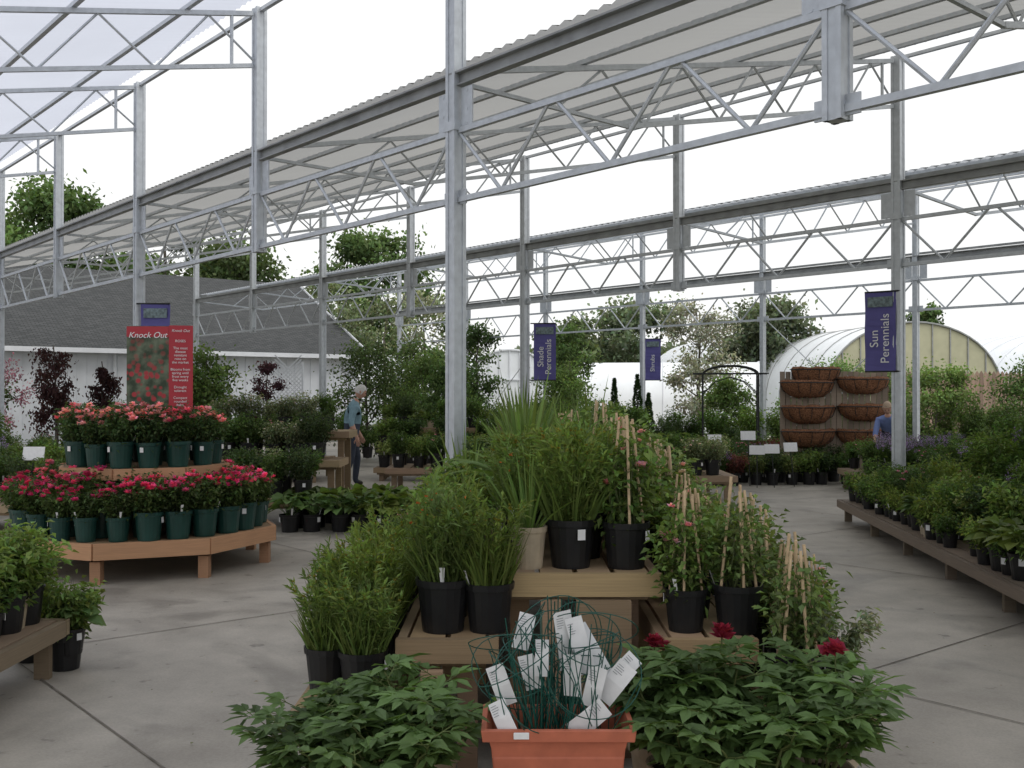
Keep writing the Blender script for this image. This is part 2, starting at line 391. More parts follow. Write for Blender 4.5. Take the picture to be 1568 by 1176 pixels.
mb=MB(); mb.add([[-600,-200,0],[600,-200,0],[600,900,0],[-600,900,0]],[[0,1,2,3]]); obj('ground',mb.build('ground',[mat_ground()]))

def mat_concrete():
    m,nt,N,L=new_mat('concrete'); out=N.new('ShaderNodeOutputMaterial'); pb=N.new('ShaderNodeBsdfPrincipled')
    tc=N.new('ShaderNodeTexCoord')
    def noise(s,d=6,dist=0):
        n=N.new('ShaderNodeTexNoise'); n.inputs['Scale'].default_value=s; n.inputs['Detail'].default_value=d; n.inputs['Distortion'].default_value=dist
        L.new(tc.outputs['Object'],n.inputs['Vector']); return n
    n1=noise(.45,5,.6); n2=noise(3.5,8); n3=noise(90,3); n4=noise(1.1,6,1.2); n5=noise(7,3)
    a=N.new('ShaderNodeMix'); a.data_type='RGBA'; a.inputs[6].default_value=(.31,.28,.235,1); a.inputs[7].default_value=(.46,.42,.36,1)
    r=N.new('ShaderNodeMapRange'); r.inputs['From Min'].default_value=.33; r.inputs['From Max'].default_value=.67; L.new(n1.outputs['Fac'],r.inputs['Value']); L.new(r.outputs[0],a.inputs[0])
    prev=a.outputs[2]
    for n,lo,hi,f0,f1 in ((n2,.86,1.08,.3,.7),(n3,.9,1.08,.3,.7),(n4,.74,1.0,.34,.46),(n5,.6,1.0,.27,.33)):
        q=N.new('ShaderNodeMapRange'); q.inputs['From Min'].default_value=f0; q.inputs['From Max'].default_value=f1; q.inputs['To Min'].default_value=lo; q.inputs['To Max'].default_value=hi
        L.new(n.outputs['Fac'],q.inputs['Value'])
        b=N.new('ShaderNodeMix'); b.data_type='RGBA'; b.blend_type='MULTIPLY'; b.inputs[0].default_value=1; L.new(prev,b.inputs[6]); L.new(q.outputs[0],b.inputs[7]); prev=b.outputs[2]
    L.new(prev,pb.inputs['Base Color']); 
    q=N.new('ShaderNodeMapRange'); q.inputs['To Min'].default_value=.4; q.inputs['To Max'].default_value=.75; L.new(n4.outputs['Fac'],q.inputs['Value']); L.new(q.outputs[0],pb.inputs['Roughness'])
    bp=N.new('ShaderNodeBump'); bp.inputs['Strength'].default_value=.15; bp.inputs['Distance'].default_value=.005; L.new(n3.outputs['Fac'],bp.inputs['Height']); L.new(bp.outputs[0],pb.inputs['Normal'])
    L.new(pb.outputs[0],out.inputs[0]); return m
M_CONC=mat_concrete(); M_JOINT=mat_plain('joint_filler',(.18,.16,.135),.95,nscale=9,amt=.4)
slab=empty('concrete_floor')
mb=MB(); mb.add([S(-14,-16,.006),S(-14,32,.006),S(30,32,.006),S(30,-16,.006)],[[0,1,2,3]]); obj('slab',mb.build('slab',[M_CONC]),parent=slab)
mb=MB()
for k in range(-6,7):
    w=7.06+3.66*k
    mb.add([S(w-.005,-16,.010),S(w-.005,32,.010),S(w+.005,32,.010),S(w+.005,-16,.010)],[[0,1,2,3]])
for k in range(-6,8):
    p=5.25+3.5*k
    mb.add([S(-14,p-.005,.0121),S(-14,p+.005,.0121),S(30,p+.005,.0121),S(30,p-.005,.0121)],[[0,1,2,3]])
obj('control_joints',mb.build('joints',[M_JOINT]),parent=slab)
mb=MB(); n=520; X=rng.uniform(-4.5,4.5,n); Y=rng.uniform(3.4,14,n)
sel=(np.abs(X-.28)<1.9)|(rng.uniform(0,1,n)<.35); X=X[sel]; Y=Y[sel]; n=len(X)
a=rng.uniform(0,6.28,n); leaves(mb,np.stack([X,Y,np.full(n,.017)],1),np.stack([np.cos(a),np.sin(a),np.zeros(n)],1),rng.uniform(.008,.035,n),rng.uniform(.006,.018,n),jcol((.10,.085,.045),n,.6,.3),0,0,.1,updir=np.tile([0,0,1.],(n,1)))
obj('fallen_leaves',mb.build('fl',[M_LEAF]))

# ------------------------------------------------------------------ open-roof greenhouse frame
gh=empty('open_roof_greenhouse')
ROWS=[-1.75,5.25,12.25,19.25]; KS=list(range(-4,7)); WK={k:7.06+3.66*k for k in KS}
HB,HT,HG,HTOP=3.26,3.84,4.22,5.92
posts=MB(); tr=MB(); gut=MB(); rt=MB()
w0,w1=WK[-4],WK[6]
def hpost(mb,w,p,z0,z1,s=.125):
    c=S(w,p,0)
    box(mb,(c[0],c[1],(z0+z1)/2),(s*.86,s*.86,z1-z0),rz=NANG)
    for i in(-1,1):
        for j in(-1,1):
            q=S(w+i*s*.36,p+j*s*.36,0); box(mb,(q[0],q[1],(z0+z1)/2),(s*.28,s*.28,z1-z0),rz=NANG)
for ri,p in enumerate(ROWS):
    top=HTOP if ri>0 else HG+.2
    if ri==3: top=5.6
    for k in KS:
        full=(k%2==0) or ri==3
        hpost(posts,WK[k],p,0.0 if full else HB-.06,top,.125 if ri<3 else .10)
        if full:
            c=S(WK[k],p); box(posts,(c[0],c[1],.02),(.24,.24,.02),rz=NANG)
        for sgn in(-1,1):
            c=S(WK[k]+sgn*.16,p,(HT+HG)/2); box(tr,c,(.012,.15,.32),rz=NANG)
            c=S(WK[k]+sgn*.10,p,HB+.02); box(tr,c,(.014,.1,.12),rz=NANG)
            for zz in (HT+.04,HT+.16,HG-.06):
                c=S(WK[k]+sgn*.168,p,zz); box(tr,c,(.02,.02,.02),rz=NANG)
        c=S(WK[k],p,HT+.04); box(tr,c,(.138,.15,.08),rz=NANG)
    for z,wd,hh in ((HG+.045,.012,.09),(HG,.075,.012),(HG+.10,.11,.016)):
        beam(gut,S(w0,p,z),S(w1,p,z),wd,hh)
    beam(gut,S(w0,p+.16,HG+.17),S(w1,p+.16,HG+.17),.04,.04)
    beam(tr,S(w0,p,HB),S(w1,p,HB),.045,.045); beam(tr,S(w0,p,HT),S(w1,p,HT),.045,.045)
    for k in KS[:-1]:
        a=WK[k]; n=3; d=3.66/n
        for i in range(n):
            x0=a+i*d
            tube(tr,[S(x0+.04,p,HT),S(x0+d*.5,p,HB)],.016,6); tube(tr,[S(x0+d*.5,p,HB),S(x0+d-.04,p,HT)],.016,6)
    if ri>0: beam(rt,S(w0,p,top-.03),S(w1,p,top-.03),.05,.04)
for ri in range(3):
    pa,pb_=ROWS[ri],ROWS[ri+1]; ztop_b=HTOP if ri<2 else 5.6
    za=HG+.14
    def zt(f): return za+(ztop_b-.05-za)*f
    for k in KS:
        w=WK[k]+.03
        P=lambda f,dz: S(w,pa+(pb_-pa)*f,zt(f)-dz)
        beam(rt,P(0.01,.0),P(.99,.0),.045,.05)
        beam(rt,P(.02,.12),P(.3,.58),.035,.035); beam(rt,P(.3,.58),P(.99,.58),.04,.045)
        n=6
        for i in range(1,n):
            f0=i/n; f1=(i+1)/n; fm=(f0+f1)/2
            b=.58 if f0>.28 else .12+.46*(f0-.02)/.28
            tube(rt,[P(f0,b),P(fm,.02)],.014,5); tube(rt,[P(fm,.02),P(f1,.58)],.014,5)
        tube(rt,[P(.955,.0),P(.955,.6)],.02,6)
    for i in range(6):
        f=(i+.3)/6
        beam(rt,S(w0,pa+(pb_-pa)*f,zt(f)+.055),S(w1,pa+(pb_-pa)*f,zt(f)+.055),.05,.045)
    n=int((w1-w0)/.07); ws=np.linspace(w0,w1,n); up=(np.arange(n)%2)*.03
    v=[]
    for f in (0,1):
        for i in range(n): v.append(S(ws[i],pa+.12+(pb_-pa-.24)*f,zt(f)+.09+up[i]))
    F=[[i,i+1,n+i+1,n+i] for i in range(n-1)]
    rb=MB(); rb.add(v,F); obj('roof_panel_%d'%ri,rb.build('roof',[[M_ROOFA,M_ROOFB,M_ROOFC][ri]]),parent=gh)
for (r,ka,kb,za,zb) in ((3,1,2,3.3,.2),(3,2,1,3.3,.2),(3,4,5,3.3,.2)):
    tube(tr,[S(WK[ka],ROWS[r]+.05,za),S(WK[kb],ROWS[r]+.05,zb)],.012,5)
obj('posts',posts.build('posts',[M_STEEL]),parent=gh); obj('row_trusses',tr.build('tr',[M_STEEL]),parent=gh)
obj('gutters',gut.build('gut',[M_STEELD]),parent=gh); obj('roof_trusses',rt.build('rt',[M_STEEL]),parent=gh)

# ------------------------------------------------------------------ garden building
def mat_shingle():
    m,nt,N,L=new_mat('asphalt_shingles'); out=N.new('ShaderNodeOutputMaterial'); pb=N.new('ShaderNodeBsdfPrincipled'); pb.inputs['Roughness'].default_value=.95
    uv=N.new('ShaderNodeAttribute'); uv.attribute_name='Col'
    mp=N.new('ShaderNodeMapping'); mp.inputs['Scale'].default_value=(16,6,1); L.new(uv.outputs['Vector'],mp.inputs[0])
    br=N.new('ShaderNodeTexBrick'); br.inputs['Scale'].default_value=4; br.inputs['Color1'].default_value=(.045,.05,.052,1); br.inputs['Color2'].default_value=(.085,.09,.092,1); br.inputs['Mortar'].default_value=(.03,.03,.032,1); br.inputs['Mortar Size'].default_value=.04
    L.new(mp.outputs[0],br.inputs['Vector']); L.new(br.outputs['Color'],pb.inputs['Base Color']); L.new(pb.outputs[0],out.inputs[0]); return m
bld=empty('white_garden_building')
wA,wB,wR=32.2,42.2,37.2; pL,pR=-9.,19.5; HE,HRg=3.0,5.9
mb=MB()
def sheet(mb,a,b,c,d,mat=0,col=(1,1,1)): mb.add([a,b,c,d],[[0,1,2,3]],mat,col)
sheet(mb,S(wA,pL),S(wA,pR),S(wA,pR,HE),S(wA,pL,HE)); sheet(mb,S(wB,pL),S(wB,pR),S(wB,pR,HE),S(wB,pL,HE))
for p in(pL,pR): mb.add([S(wA,p),S(wB,p),S(wB,p,HE),S(wR,p,HRg-.1),S(wA,p,HE)],[[0,1,2,3,4]])
n=int((pR-pL)/.3)
for i in range(n+1):
    q=S(wA-.012,pL+i*.3,HE/2); box(mb,q,(.02,.02,HE),rz=NANG)
obj('walls',mb.build('w',[M_WHITE]),parent=bld)
mb=MB()
ov=.4
for ww in (wA-ov,wB+ov):
    vv=[S(ww,pL-.4,HE-.05),S(ww,pR+.35,HE-.05),S(wR,pR+.35,HRg),S(wR,pL-.4,HRg)]
    mb.add(vv,[[0,1,2,3]],0,[[0,0,0],[1,0,0],[1,1,0],[0,1,0]])
obj('roof',mb.build('r',[mat_shingle()]),parent=bld)
mb=MB()
beam(mb,S(wA-ov-.03,pL-.4,HE-.12),S(wA-ov-.03,pR+.35,HE-.12),.1,.14)
beam(mb,S(wA-ov,pR+.37,HE-.08),S(wR,pR+.37,HRg-.04),.03,.18)
for p in (2,11.,19.3): beam(mb,S(wA-.08,p,0),S(wA-.08,p,HE-.1),.08,.08)
obj('trim_gutter',mb.build('t',[M_WHITE]),parent=bld)
mb=MB()
c=S(wA-.03,14.2,1.0); box(mb,c,(1.0,.05,2.05),rz=NANG); 
obj('door',mb.build('d',[mat_plain('door_grey',(.35,.37,.4),.5)]),parent=bld)

# ------------------------------------------------------------------ hoop houses, fence
def hoop(name,x,y,rad,h,length,rz,endmat,ribs=True):
    e=empty(name,(x,y,0),rz); mb=MB(); ns=24; v=[]
    prof=[(math.cos(math.pi*i/ns)*rad, (math.sin(math.pi*i/ns)**.8)*(h-.9)+.9) for i in range(ns+1)]
    prof=[(rad,0)]+prof+[(-rad,0)]
    m=len(prof)
    for yy in(0,length): v+= [(a,yy,b) for a,b in prof]
    mb.add(v,[[i,i+1,m+i+1,m+i] for i in range(m-1)]); obj('film',mb.build('f',[M_POLY],True),parent=e)
    mb=MB(); mb.add([(a*.995,.06,b*.99) for a,b in prof],[list(range(m))]); mb.add([(a*.99,length-.06,b*.99) for a,b in prof],[list(range(m))])
    obj('end_wall',mb.build('e',[endmat]),parent=e)
    mb=MB(); tube(mb,[(a,0,b) for a,b in prof],.05,5)
    for i in range(1,10):
        a=-rad+2*rad*i/10; zz=(math.sqrt(max(0,1-(a/rad)**2))**.8)*(h-.9)+.9
        beam(mb,(a,.02,0),(a,.02,zz),.05,.05)
    beam(mb,(-rad,.01,2.2),(rad,.01,2.2),.05,.06)
    if ribs:
        for j in range(1,int(length/2)): tube(mb,[(a*1.004,j*2.,b*1.003) for a,b in prof],.03,4)
    obj('frame',mb.build('fr',[M_WHITE if endmat!=M_BEIGE else M_STEELD]),parent=e)
    return e
hoop('hoop_greenhouse',19.3,50,4.5,5.0,24,R(6),M_BEIGE)
hoop('hoop_greenhouse',16.8,62,4.5,5.5,20,R(6),M_POLY)
hoop('hoop_greenhouse',30.5,52,4.8,4.9,24,R(6),M_POLY)
hoop('hoop_greenhouse',-.1,47,2.3,3.55,20,R(4),M_POLY)
hoop('hoop_greenhouse',10.4,44,2.6,2.9,7.5,R(82),M_POLY)
hoop('hoop_greenhouse',-1.5,55,3,3.6,12,R(88),M_POLY)
mb=MB(); x=12.5
while x<24:
    hgt=2.35+rng.uniform(-.03,.03); c=(.30,.21,.16); k=rng.uniform(.7,1.2)
    y=36; v=[(x,y,0),(x+.13,y,0),(x+.13,y,hgt-.1),(x+.065,y,hgt),(x,y,hgt-.1)]
    mb.add(v,[[0,1,2,3,4]],0,np.array(c)*k); v2=[(a,b+.02,d) for a,b,d in v]; mb.add(v2,[[0,1,2,3,4]],0,np.array(c)*k); x+=.145
beam(mb,(12.5,36.05,.5),(24,36.05,.5),.04,.1,0,(.2,.14,.1)); beam(mb,(12.5,36.05,1.9),(24,36.05,1.9),.04,.1,0,(.2,.14,.1))
obj('picket_fence',mb.build('pf',[M_WOOD]))

# ------------------------------------------------------------------ trees
def tree(name,loc,h,cr,col,nclump=60,per=90,leaf=.25,trunk=.3,seed=1,csz=.16,bark=M_BARK,flat=1.0,weep=False):
    global rng
    keep=rng; rng=np.random.default_rng(seed)
    mb=MB(); t=np.linspace(0,1,8)
    wob=np.cumsum(rng.normal(0,.012*h,(8,2)),0)*t[:,None]
    tp=np.stack([wob[:,0],wob[:,1],t*h*.92],1)
    tube(mb,tp,np.maximum(.018*h*(1-t)**.8,.012),7,1)
    cen=[]
    nl=max(10,nclump//4)
    for i in range(nl):
        f=trunk+(.97-trunk)*((i+rng.uniform(0,.9))/nl); x=f*7; a=int(min(x,6)); p=tp[a]*(1-(x-a))+tp[a+1]*(x-a)
        g=(f-trunk)/(1-trunk); prof=math.sin(math.pi*min(1,.18+.82*g))**.6 if not weep else 1-.6*g
        L=cr*prof*rng.uniform(.6,1.12); ang=i*2.4+rng.normal(0,.3); upw=rng.uniform(.25,.9)*flat
        d=np.array([math.cos(ang),math.sin(ang),upw]); q=p+nrm(d)*L
        q2=p+(q-p)*.5+np.array([0,0,-.04*L])
        r0=max(.007*h*(1-f)+.008,.01)
        tube(mb,[p,q2,q],[r0,r0*.6,r0*.25],5,1)
        cen.append((q,1.)); 
        for j in range(4):
            s=rng.uniform(.3,.95); b=p+(q-p)*s; dd=nrm(d+rng.normal(0,.8,3)); e=b+dd*L*rng.uniform(.25,.5); 
            tube(mb,[b,e],[r0*.4,r0*.15],4,1); cen.append((e,.9))
    n=len(cen)
    C=np.array([c for c,_ in cen]); sz=cr*csz*rng.uniform(.6,1.4,n)
    per_=rng.integers(int(per*.4),int(per*1.5),n)
    idx=np.repeat(np.arange(n),per_); N_=len(idx)
    off=rng.normal(0,1,(N_,3))*np.array([1,1,.7]); 
    if weep: off[:,2]=-np.abs(rng.normal(0,2.6,N_))
    P=C[idx]+off*sz[idx][:,None]
    P[:,2]=np.maximum(P[:,2],.15)
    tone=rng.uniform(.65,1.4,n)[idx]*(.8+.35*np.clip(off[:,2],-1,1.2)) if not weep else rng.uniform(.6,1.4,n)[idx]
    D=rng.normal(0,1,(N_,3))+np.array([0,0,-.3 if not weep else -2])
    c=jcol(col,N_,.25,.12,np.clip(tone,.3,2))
    leaves(mb,P,D,leaf*rng.uniform(.6,1.3,N_),leaf*.6,c,0,.1,updir=rng.normal(0,1,(N_,3)))
    me=mb.build(name,[M_TREELEAF,bark]); rng=keep
    return obj(name,me,loc,seed*1.3)
TG=(.075,.122,.042)
tree('maple_tree',(-24,55,0),13.2,3.6,TG,120,110,.32,.14,3,csz=.15)
tree('maple_tree',(-29.5,58,0),12,3.6,TG,90,100,.34,.15,4)
tree('oak_tree',(-19,57,0),13.4,2.4,(.08,.12,.045),60,70,.3,.2,5)
tree('oak_tree',(-14.2,56,0),10,3.8,(.085,.125,.05),100,80,.3,.15,6)
tree('oak_tree',(-17,62,0),10,3,(.09,.13,.05),80,70,.3,.2,26)
tree('oak_tree',(-22,60,0),9.5,3,(.08,.12,.045),80,70,.3,.2,36)
tree('maple_tree',(-7.6,56,0),10.8,3.2,TG,120,85,.28,.12,7,csz=.15)
tree('birch_tree',(-8.6,46,0),6.9,2.0,(.13,.16,.09),60,40,.17,.25,8)
tree('birch_tree',(-5.6,46,0),6.2,1.7,(.14,.17,.10),50,40,.17,.25,9)
tree('birch_tree',(-3.4,41,0),5.9,1.6,(.17,.19,.13),60,45,.16,.2,10)
tree('birch_tree',(-6.3,39,0),5.0,1.2,(.12,.15,.09),40,40,.14,.2,28)
tree('linden_tree',(-1.9,36,0),4.6,.9,TG,50,60,.14,.15,11)
tree('columnar_tree',(-1.0,31,0),4.0,.62,(.065,.11,.04),50,70,.11,.12,12,csz=.25)
tree('columnar_tree',(1.95,33,0),4.0,.75,(.065,.11,.035),50,70,.12,.15,13,csz=.25)
tree('oak_tree',(10.4,90,0),9.4,3.6,(.10,.13,.08),60,90,.45,.2,14,csz=.2)
tree('oak_tree',(7.2,95,0),6.0,3.0,(.10,.13,.08),60,80,.45,.2,15)
tree('pear_tree',(5.4,30,0),4.4,1.25,(.24,.25,.21),70,85,.10,.2,16)
tree('oak_tree',(14.3,60,0),6.9,2.4,(.095,.12,.075),80,110,.3,.15,17,csz=.2)
tree('oak_tree',(16.6,68,0),6.6,1.5,(.09,.12,.07),50,70,.3,.2,27)
tree('oak_tree',(31.2,80,0),8.8,1.6,TG,50,80,.35,.3,18)
tree('oak_tree',(3.8,70,0),6.8,2.2,(.09,.12,.06),60,80,.35,.2,19)
tree('weeping_beech_tree',(-9.6,22,0),2.85,.55,(.04,.018,.02),34,80,.07,.35,20,weep=True)
tree('weeping_beech_tree',(-8.75,22.4,0),2.5,.38,(.04,.018,.02),24,70,.07,.35,21,weep=True)
tree('redbud_tree',(-11.4,23,0),2.6,.7,(.32,.12,.20),34,60,.06,.2,22)
tree('purple_plum_tree',(-5.1,22,0),2.5,.4,(.07,.03,.045),26,50,.06,.25,23)
for i,(x,y,h,c) in enumerate([(-5.9,20,2.5,.7),(-6.7,21,2.2,.6),(-3.6,26,3.0,.95),(-2.3,27,2.6,.9),(-1.5,24,2.4,.6),(-12.5,24,2.0,.8),(4.9,24,2.1,.6),(7.2,25,2.0,.7),(-12.6,18,1.6,.9),(9.3,23,2.2,.8),(11.,22,2.2,.9),(-2.9,30,3.2,.9),(1.4,28,2.3,.8),(8.5,28,2.5,.9),(10.5,30,2.4,1.0)]):
    tree('nursery_shrub',(x,y,0),h,c,[(.10,.155,.045),(.075,.125,.04),(.08,.12,.045)][i%3],50,110,.08,.06,40+i,csz=.24)
def conifer(loc,h,r):
    mb=MB(); tube(mb,[(0,0,0),(0,0,h*.8)],[.03,.01],6,1)
    n=3500; z=rng.uniform(0,1,n)**1.4; a=rng.uniform(0,6.28,n); q=(1-z)**.8*r*rng.uniform(.75,1.05,n)*(.85+.15*np.sin(z*40))
    P=np.stack([np.cos(a)*q,np.sin(a)*q,.12+z*(h-.12)],1); D=np.stack([np.cos(a),np.sin(a),np.full(n,1.2)],1)+rng.normal(0,.3,(n,3))
    leaves(mb,P,D,.07,.03,jcol((.03,.065,.02),n,.4),0); obj('arborvitae',mb.build('arb',[M_LEAF,M_BARK]),loc)
conifer((2.45,25,0),1.95,.2); conifer((3.0,25,0),2.05,.24); conifer((3.4,26,0),1.6,.22)
mb=MB(); n=30000; X=rng.uniform(-110,130,n); base=5.2+1.1*np.sin(X*.09)+.8*np.sin(X*.37+1)+.5*np.sin(X*1.3)
Z=base*rng.uniform(0,1,n)**.7; Y=125+rng.uniform(-4,4,n)+6*np.sin(X*.05)
leaves(mb,np.stack([X,Y,Z],1),rng.normal(0,1,(n,3)),1.4,.95,jcol((.10,.125,.09),n,.25,.08,.7+.5*Z/base),0,updir=rng.normal(0,1,(n,3)))  # distance haze is painted into the pale grey-green leaf colour
obj('distant_trees',mb.build('dt',[M_TREELEAF]))

# ------------------------------------------------------------------ benches
def woodcol(): 
    k=rng.uniform(.8,1.2); return np.array((.38,.265,.155))*k*np.array([1,rng.uniform(.95,1.05),rng.uniform(.9,1.1)])
def bench(name,x0,x1,y0,y1,z,loc=(0,0,0),rz=0,parent=None,grey=0,th=.035,fascia=.09):
    mb=MB(); 
    def wc(): 
        c=woodcol(); return c*(1-grey)+np.array((.16,.14,.12))*grey
    n=max(2,int((x1-x0)/.16)); w=(x1-x0)/n
    L=y1-y0; seg=max(1,int(L/2.4))
    for i in range(n):
        for j in range(seg):
            box(mb,(x0+w*(i+.5),y0+L*(j+.5)/seg,z-th/2),(w*.86,L/seg-.006,th),0,wc())
    for y in np.linspace(y0+.05,y1-.05,max(2,int(L/1.2)+1)):
        box(mb,((x0+x1)/2,y,z-th-.045),(x1-x0-.02,.045,.088),0,wc()*.9)
        for x in (x0+.09,x1-.09): box(mb,(x,y+.05,(z-th)/2),(.085,.05,z-th),0,wc()*.8)
    for y in(y0-.022,y1+.022): box(mb,((x0+x1)/2,y,z-fascia/2+.002),(x1-x0+.088,.04,fascia),0,wc())
    for x in(x0-.022,x1+.022): box(mb,(x,(y0+y1)/2,z-fascia/2-.003),(.04,L,fascia),0,wc())
    return obj(name,mb.build(name,[M_WOOD]),loc,rz,1,parent)

cd=empty('tiered_plant_stand')
bench('top_tier',-.055,.615,4.62,10.2,.85,parent=cd,fascia=.10)
bench('second_tier_left',-.44,-.10,4.38,10.2,.62,parent=cd,fascia=.10)
bench('second_tier_right',.66,.98,4.38,10.2,.62,parent=cd,fascia=.10)
bench('lower_tier_left',-.84,-.49,4.2,8.3,.38,parent=cd)
bench('lower_tier_right',1.03,1.38,4.1,10.2,.38,parent=cd)
bench('front_step',-.85,1.28,3.1,3.95,.12,parent=cd)
bench('planter_bench',-.1,.42,3.36,3.64,.26,parent=cd)
mb=MB(); box(mb,(.17,4.565,.37),(.09,.06,.74),0,woodcol()); box(mb,(.40,4.565,.42),(.24,.03,.64),0,woodcol()*.85); box(mb,(-.33,4.31,.25),(.09,.05,.5),0,woodcol())
obj('front_posts',mb.build('fp',[M_WOOD]),parent=cd)
put('tanpot',.075,4.76,.85,1.0,jit=0)
put('airbig',.27,4.79,.85,1.05,0,0); put('vine',.52,4.77,.85,1.0,0,0)
y=5.06
while y<10.1:
    for x in((.07,.33,.56) if y<7.5 else (.1,.44)):
        if y<6: kd=pick({'airbig':3,'lily':.6,'shrl':1,'air':2}) if x<.5 else pick({'vine':4,'air':1})
        else: kd=pick({'lily':2.5,'strap':.4,'shr':2,'shrl':2.5}) if x<.4 else pick({'vine':1,'shrl':2,'lily':.6,'pale':1})
        put(kd,x,y,.85,jit=.03)
    y+=.3
for y in np.arange(4.53,10.1,.29):
    if y<6.2: k=pick({'air':5,'shrl':1})
    else: k=pick({'air':1,'shr':2,'shrl':2,'shrd':1,'lily':1})
    if y<5: k='air'
    put(k,-.31,y,.62,1.08 if y<5 else None,jit=.02)
    if y<4.6: put('air',-.10,4.52,.62,1.0,0,0)
    put(pick({'vine':5,'air':1}) if y<8 else pick({'pale':1,'shrl':1,'vine':1}),.84 if y>4.6 else .76,y,.62,jit=.03)
    if y<4.6: put('vine',.97,4.5,.62,.98,2,0)
for y in np.arange(4.35,8.2,.28):
    put(('air' if y<5.3 else pick({'air':2,'hosta':1,'shr':2,'shrl':1})),-.62,y,.38,jit=.03)
    if y<5.2: put('air',-.80,y+.1,.38,.92)
for y in np.arange(4.25,10.1,.27):
    put(('vine' if y<5.2 else pick({'vine':4,'shrl':1,'air':1})) if y<6.5 else pick({'pale':2,'shrl':1,'shr':1,'vine':1}),1.17,y,.38,jit=.04)
    if y<7: put(pick({'vine':1,'shrl':1,'pale':.7}),1.33,y+.13,.38,.8,jit=.03)
for x,y,s,z in ((-.66,3.55,.84,.12),(-.38,3.38,.90,.12),(-.32,3.75,.95,.12),(-.62,3.85,.82,.12)): put('peony',x,y,z,s,0,0)
for x,y,s,i,z in ((.60,3.62,.95,0,.12),(.80,3.45,.93,0,.12),(.76,3.78,1.0,1,.14),(1.02,3.5,.85,0,.18),(1.10,3.74,.98,1,.12),(.56,3.85,.95,1,.12)): put('peony',x,y,z,s,i,0)
mb=MB(); box(mb,(1.02,3.5,.15),(.3,.3,.055),0,woodcol()); obj('pot_block',mb.build('pbk',[M_WOOD]),parent=cd)

# terracotta planter with wire supports and tags
pl=empty('terracotta_planter_with_plant_supports',(.15,3.5,.262))
mb=MB()
def rect(w,d,z): return [(-w/2,-d/2,z),(w/2,-d/2,z),(w/2,d/2,z),(-w/2,d/2,z)]
rings=[rect(.38,.20,0),rect(.40,.21,.10),rect(.395,.205,.105),rect(.425,.225,.2),rect(.42,.22,.205),rect(.45,.24,.262),rect(.49,.28,.262),rect(.50,.29,.30),rect(.465,.255,.302),rect(.44,.23,.26),rect(.42,.21,.15)]
v=sum(rings,[]); mb.add(v,[[4*i+k,4*i+(k+1)%4,4*i+4+(k+1)%4,4*i+4+k] for i in range(len(rings)-1) for k in range(4)]); mb.add(rect(.38,.2,0),[[0,3,2,1]])
mb.add(rect(.43,.22,.22),[[0,1,2,3]],1)
box(mb,(-.12,-.147,.285),(.05,.004,.022),2)
o=obj('planter',mb.build('pl',[M_TERRA,M_SOIL,M_TAG]),parent=pl)
bv=o.modifiers.new('b','BEVEL'); bv.width=.004; bv.segments=2
mb=MB()
for i in range(30):
    c=np.array([rng.uniform(-.15,.15),rng.uniform(-.05,.10),rng.uniform(.38,.58)]); rad=rng.uniform(.09,.17)
    e=Euler((rng.uniform(-1.5,1.5),rng.uniform(-1.3,1.3),rng.uniform(0,3))).to_matrix(); el=rng.uniform(.8,1)
    pts=[c+np.array(e@Vector((math.cos(a)*rad,math.sin(a)*rad*el,0))) for a in np.linspace(0,6.4,32)]
    pts=[np.array([p[0],p[1],max(p[2],.24)]) for p in pts]
    tube(mb,pts,.0019,5)
    for k in range(3):
        p=pts[k*10]; tube(mb,[p,(p[0]*.7+rng.uniform(-.05,.05),np.clip(p[1],-.09,.09),.24)],.0019,5)
for i in range(26):
    x=rng.uniform(-.14,.14); y=rng.uniform(-.07,.07)
    tube(mb,[(x,y,.24),(x*1.1+rng.uniform(-.06,.06),y+rng.uniform(-.02,.05),rng.uniform(.45,.64))],.002,5)
for i in range(9):
    x=-.03+i*.012; tube(mb,[(x,.05,.35),(x*.9,.04,.62),(x,.03,.70-.01*(i%3))],.0022,5)
obj('wire_supports',mb.build('ws',[M_WIRE]),parent=pl)
mb=MB()
tags=[(-.185,-.05,.42,.06,.14,-.35),(-.11,.03,.58,.06,.12,.3),(-.05,-.01,.50,.045,.12,.0),(.03,.03,.55,.065,.20,-.15),(.08,.0,.54,.06,.19,-.3),(.115,.02,.52,.06,.18,-.5),(.05,-.04,.45,.06,.14,.0),(.19,-.05,.43,.07,.15,.65),(.12,-.07,.42,.06,.14,.25),(.10,-.09,.32,.07,.14,.9),(-.18,-.1,.33,.06,.11,-.5),(.215,-.02,.46,.06,.13,.8),(-.09,.0,.45,.055,.12,-.25)]
for (x,y,z,w,h,t) in tags:
    M=Matrix.Translation((x,y,z))@Euler((rng.uniform(-.35,.1),t,rng.uniform(-.4,.4))).to_matrix().to_4x4()
    q=[M@Vector(c) for c in ((-w/2,0,-h/2),(w/2,0,-h/2),(w/2,-.006,0),(w/2,0,h/2),(-w/2,0,h/2),(-w/2,-.006,0))]
    mb.add([tuple(a) for a in q],[[0,1,2,5],[5,2,3,4]],0)
    for r in range(5):
        zz=h*.40-r*.008; ww=w*rng.uniform(.25,.45)
        q=[M@Vector(c) for c in ((-w*.4,-.008,zz),(-w*.4+ww,-.008,zz),(-w*.4+ww,-.008,zz-.002),(-w*.4,-.008,zz-.002))]
        mb.add([tuple(a) for a in q],[[0,1,2,3]],1)
obj('paper_labels',mb.build('tg',[M_TAG,mat_plain('label_print',(.25,.26,.28),.6)]),parent=pl)

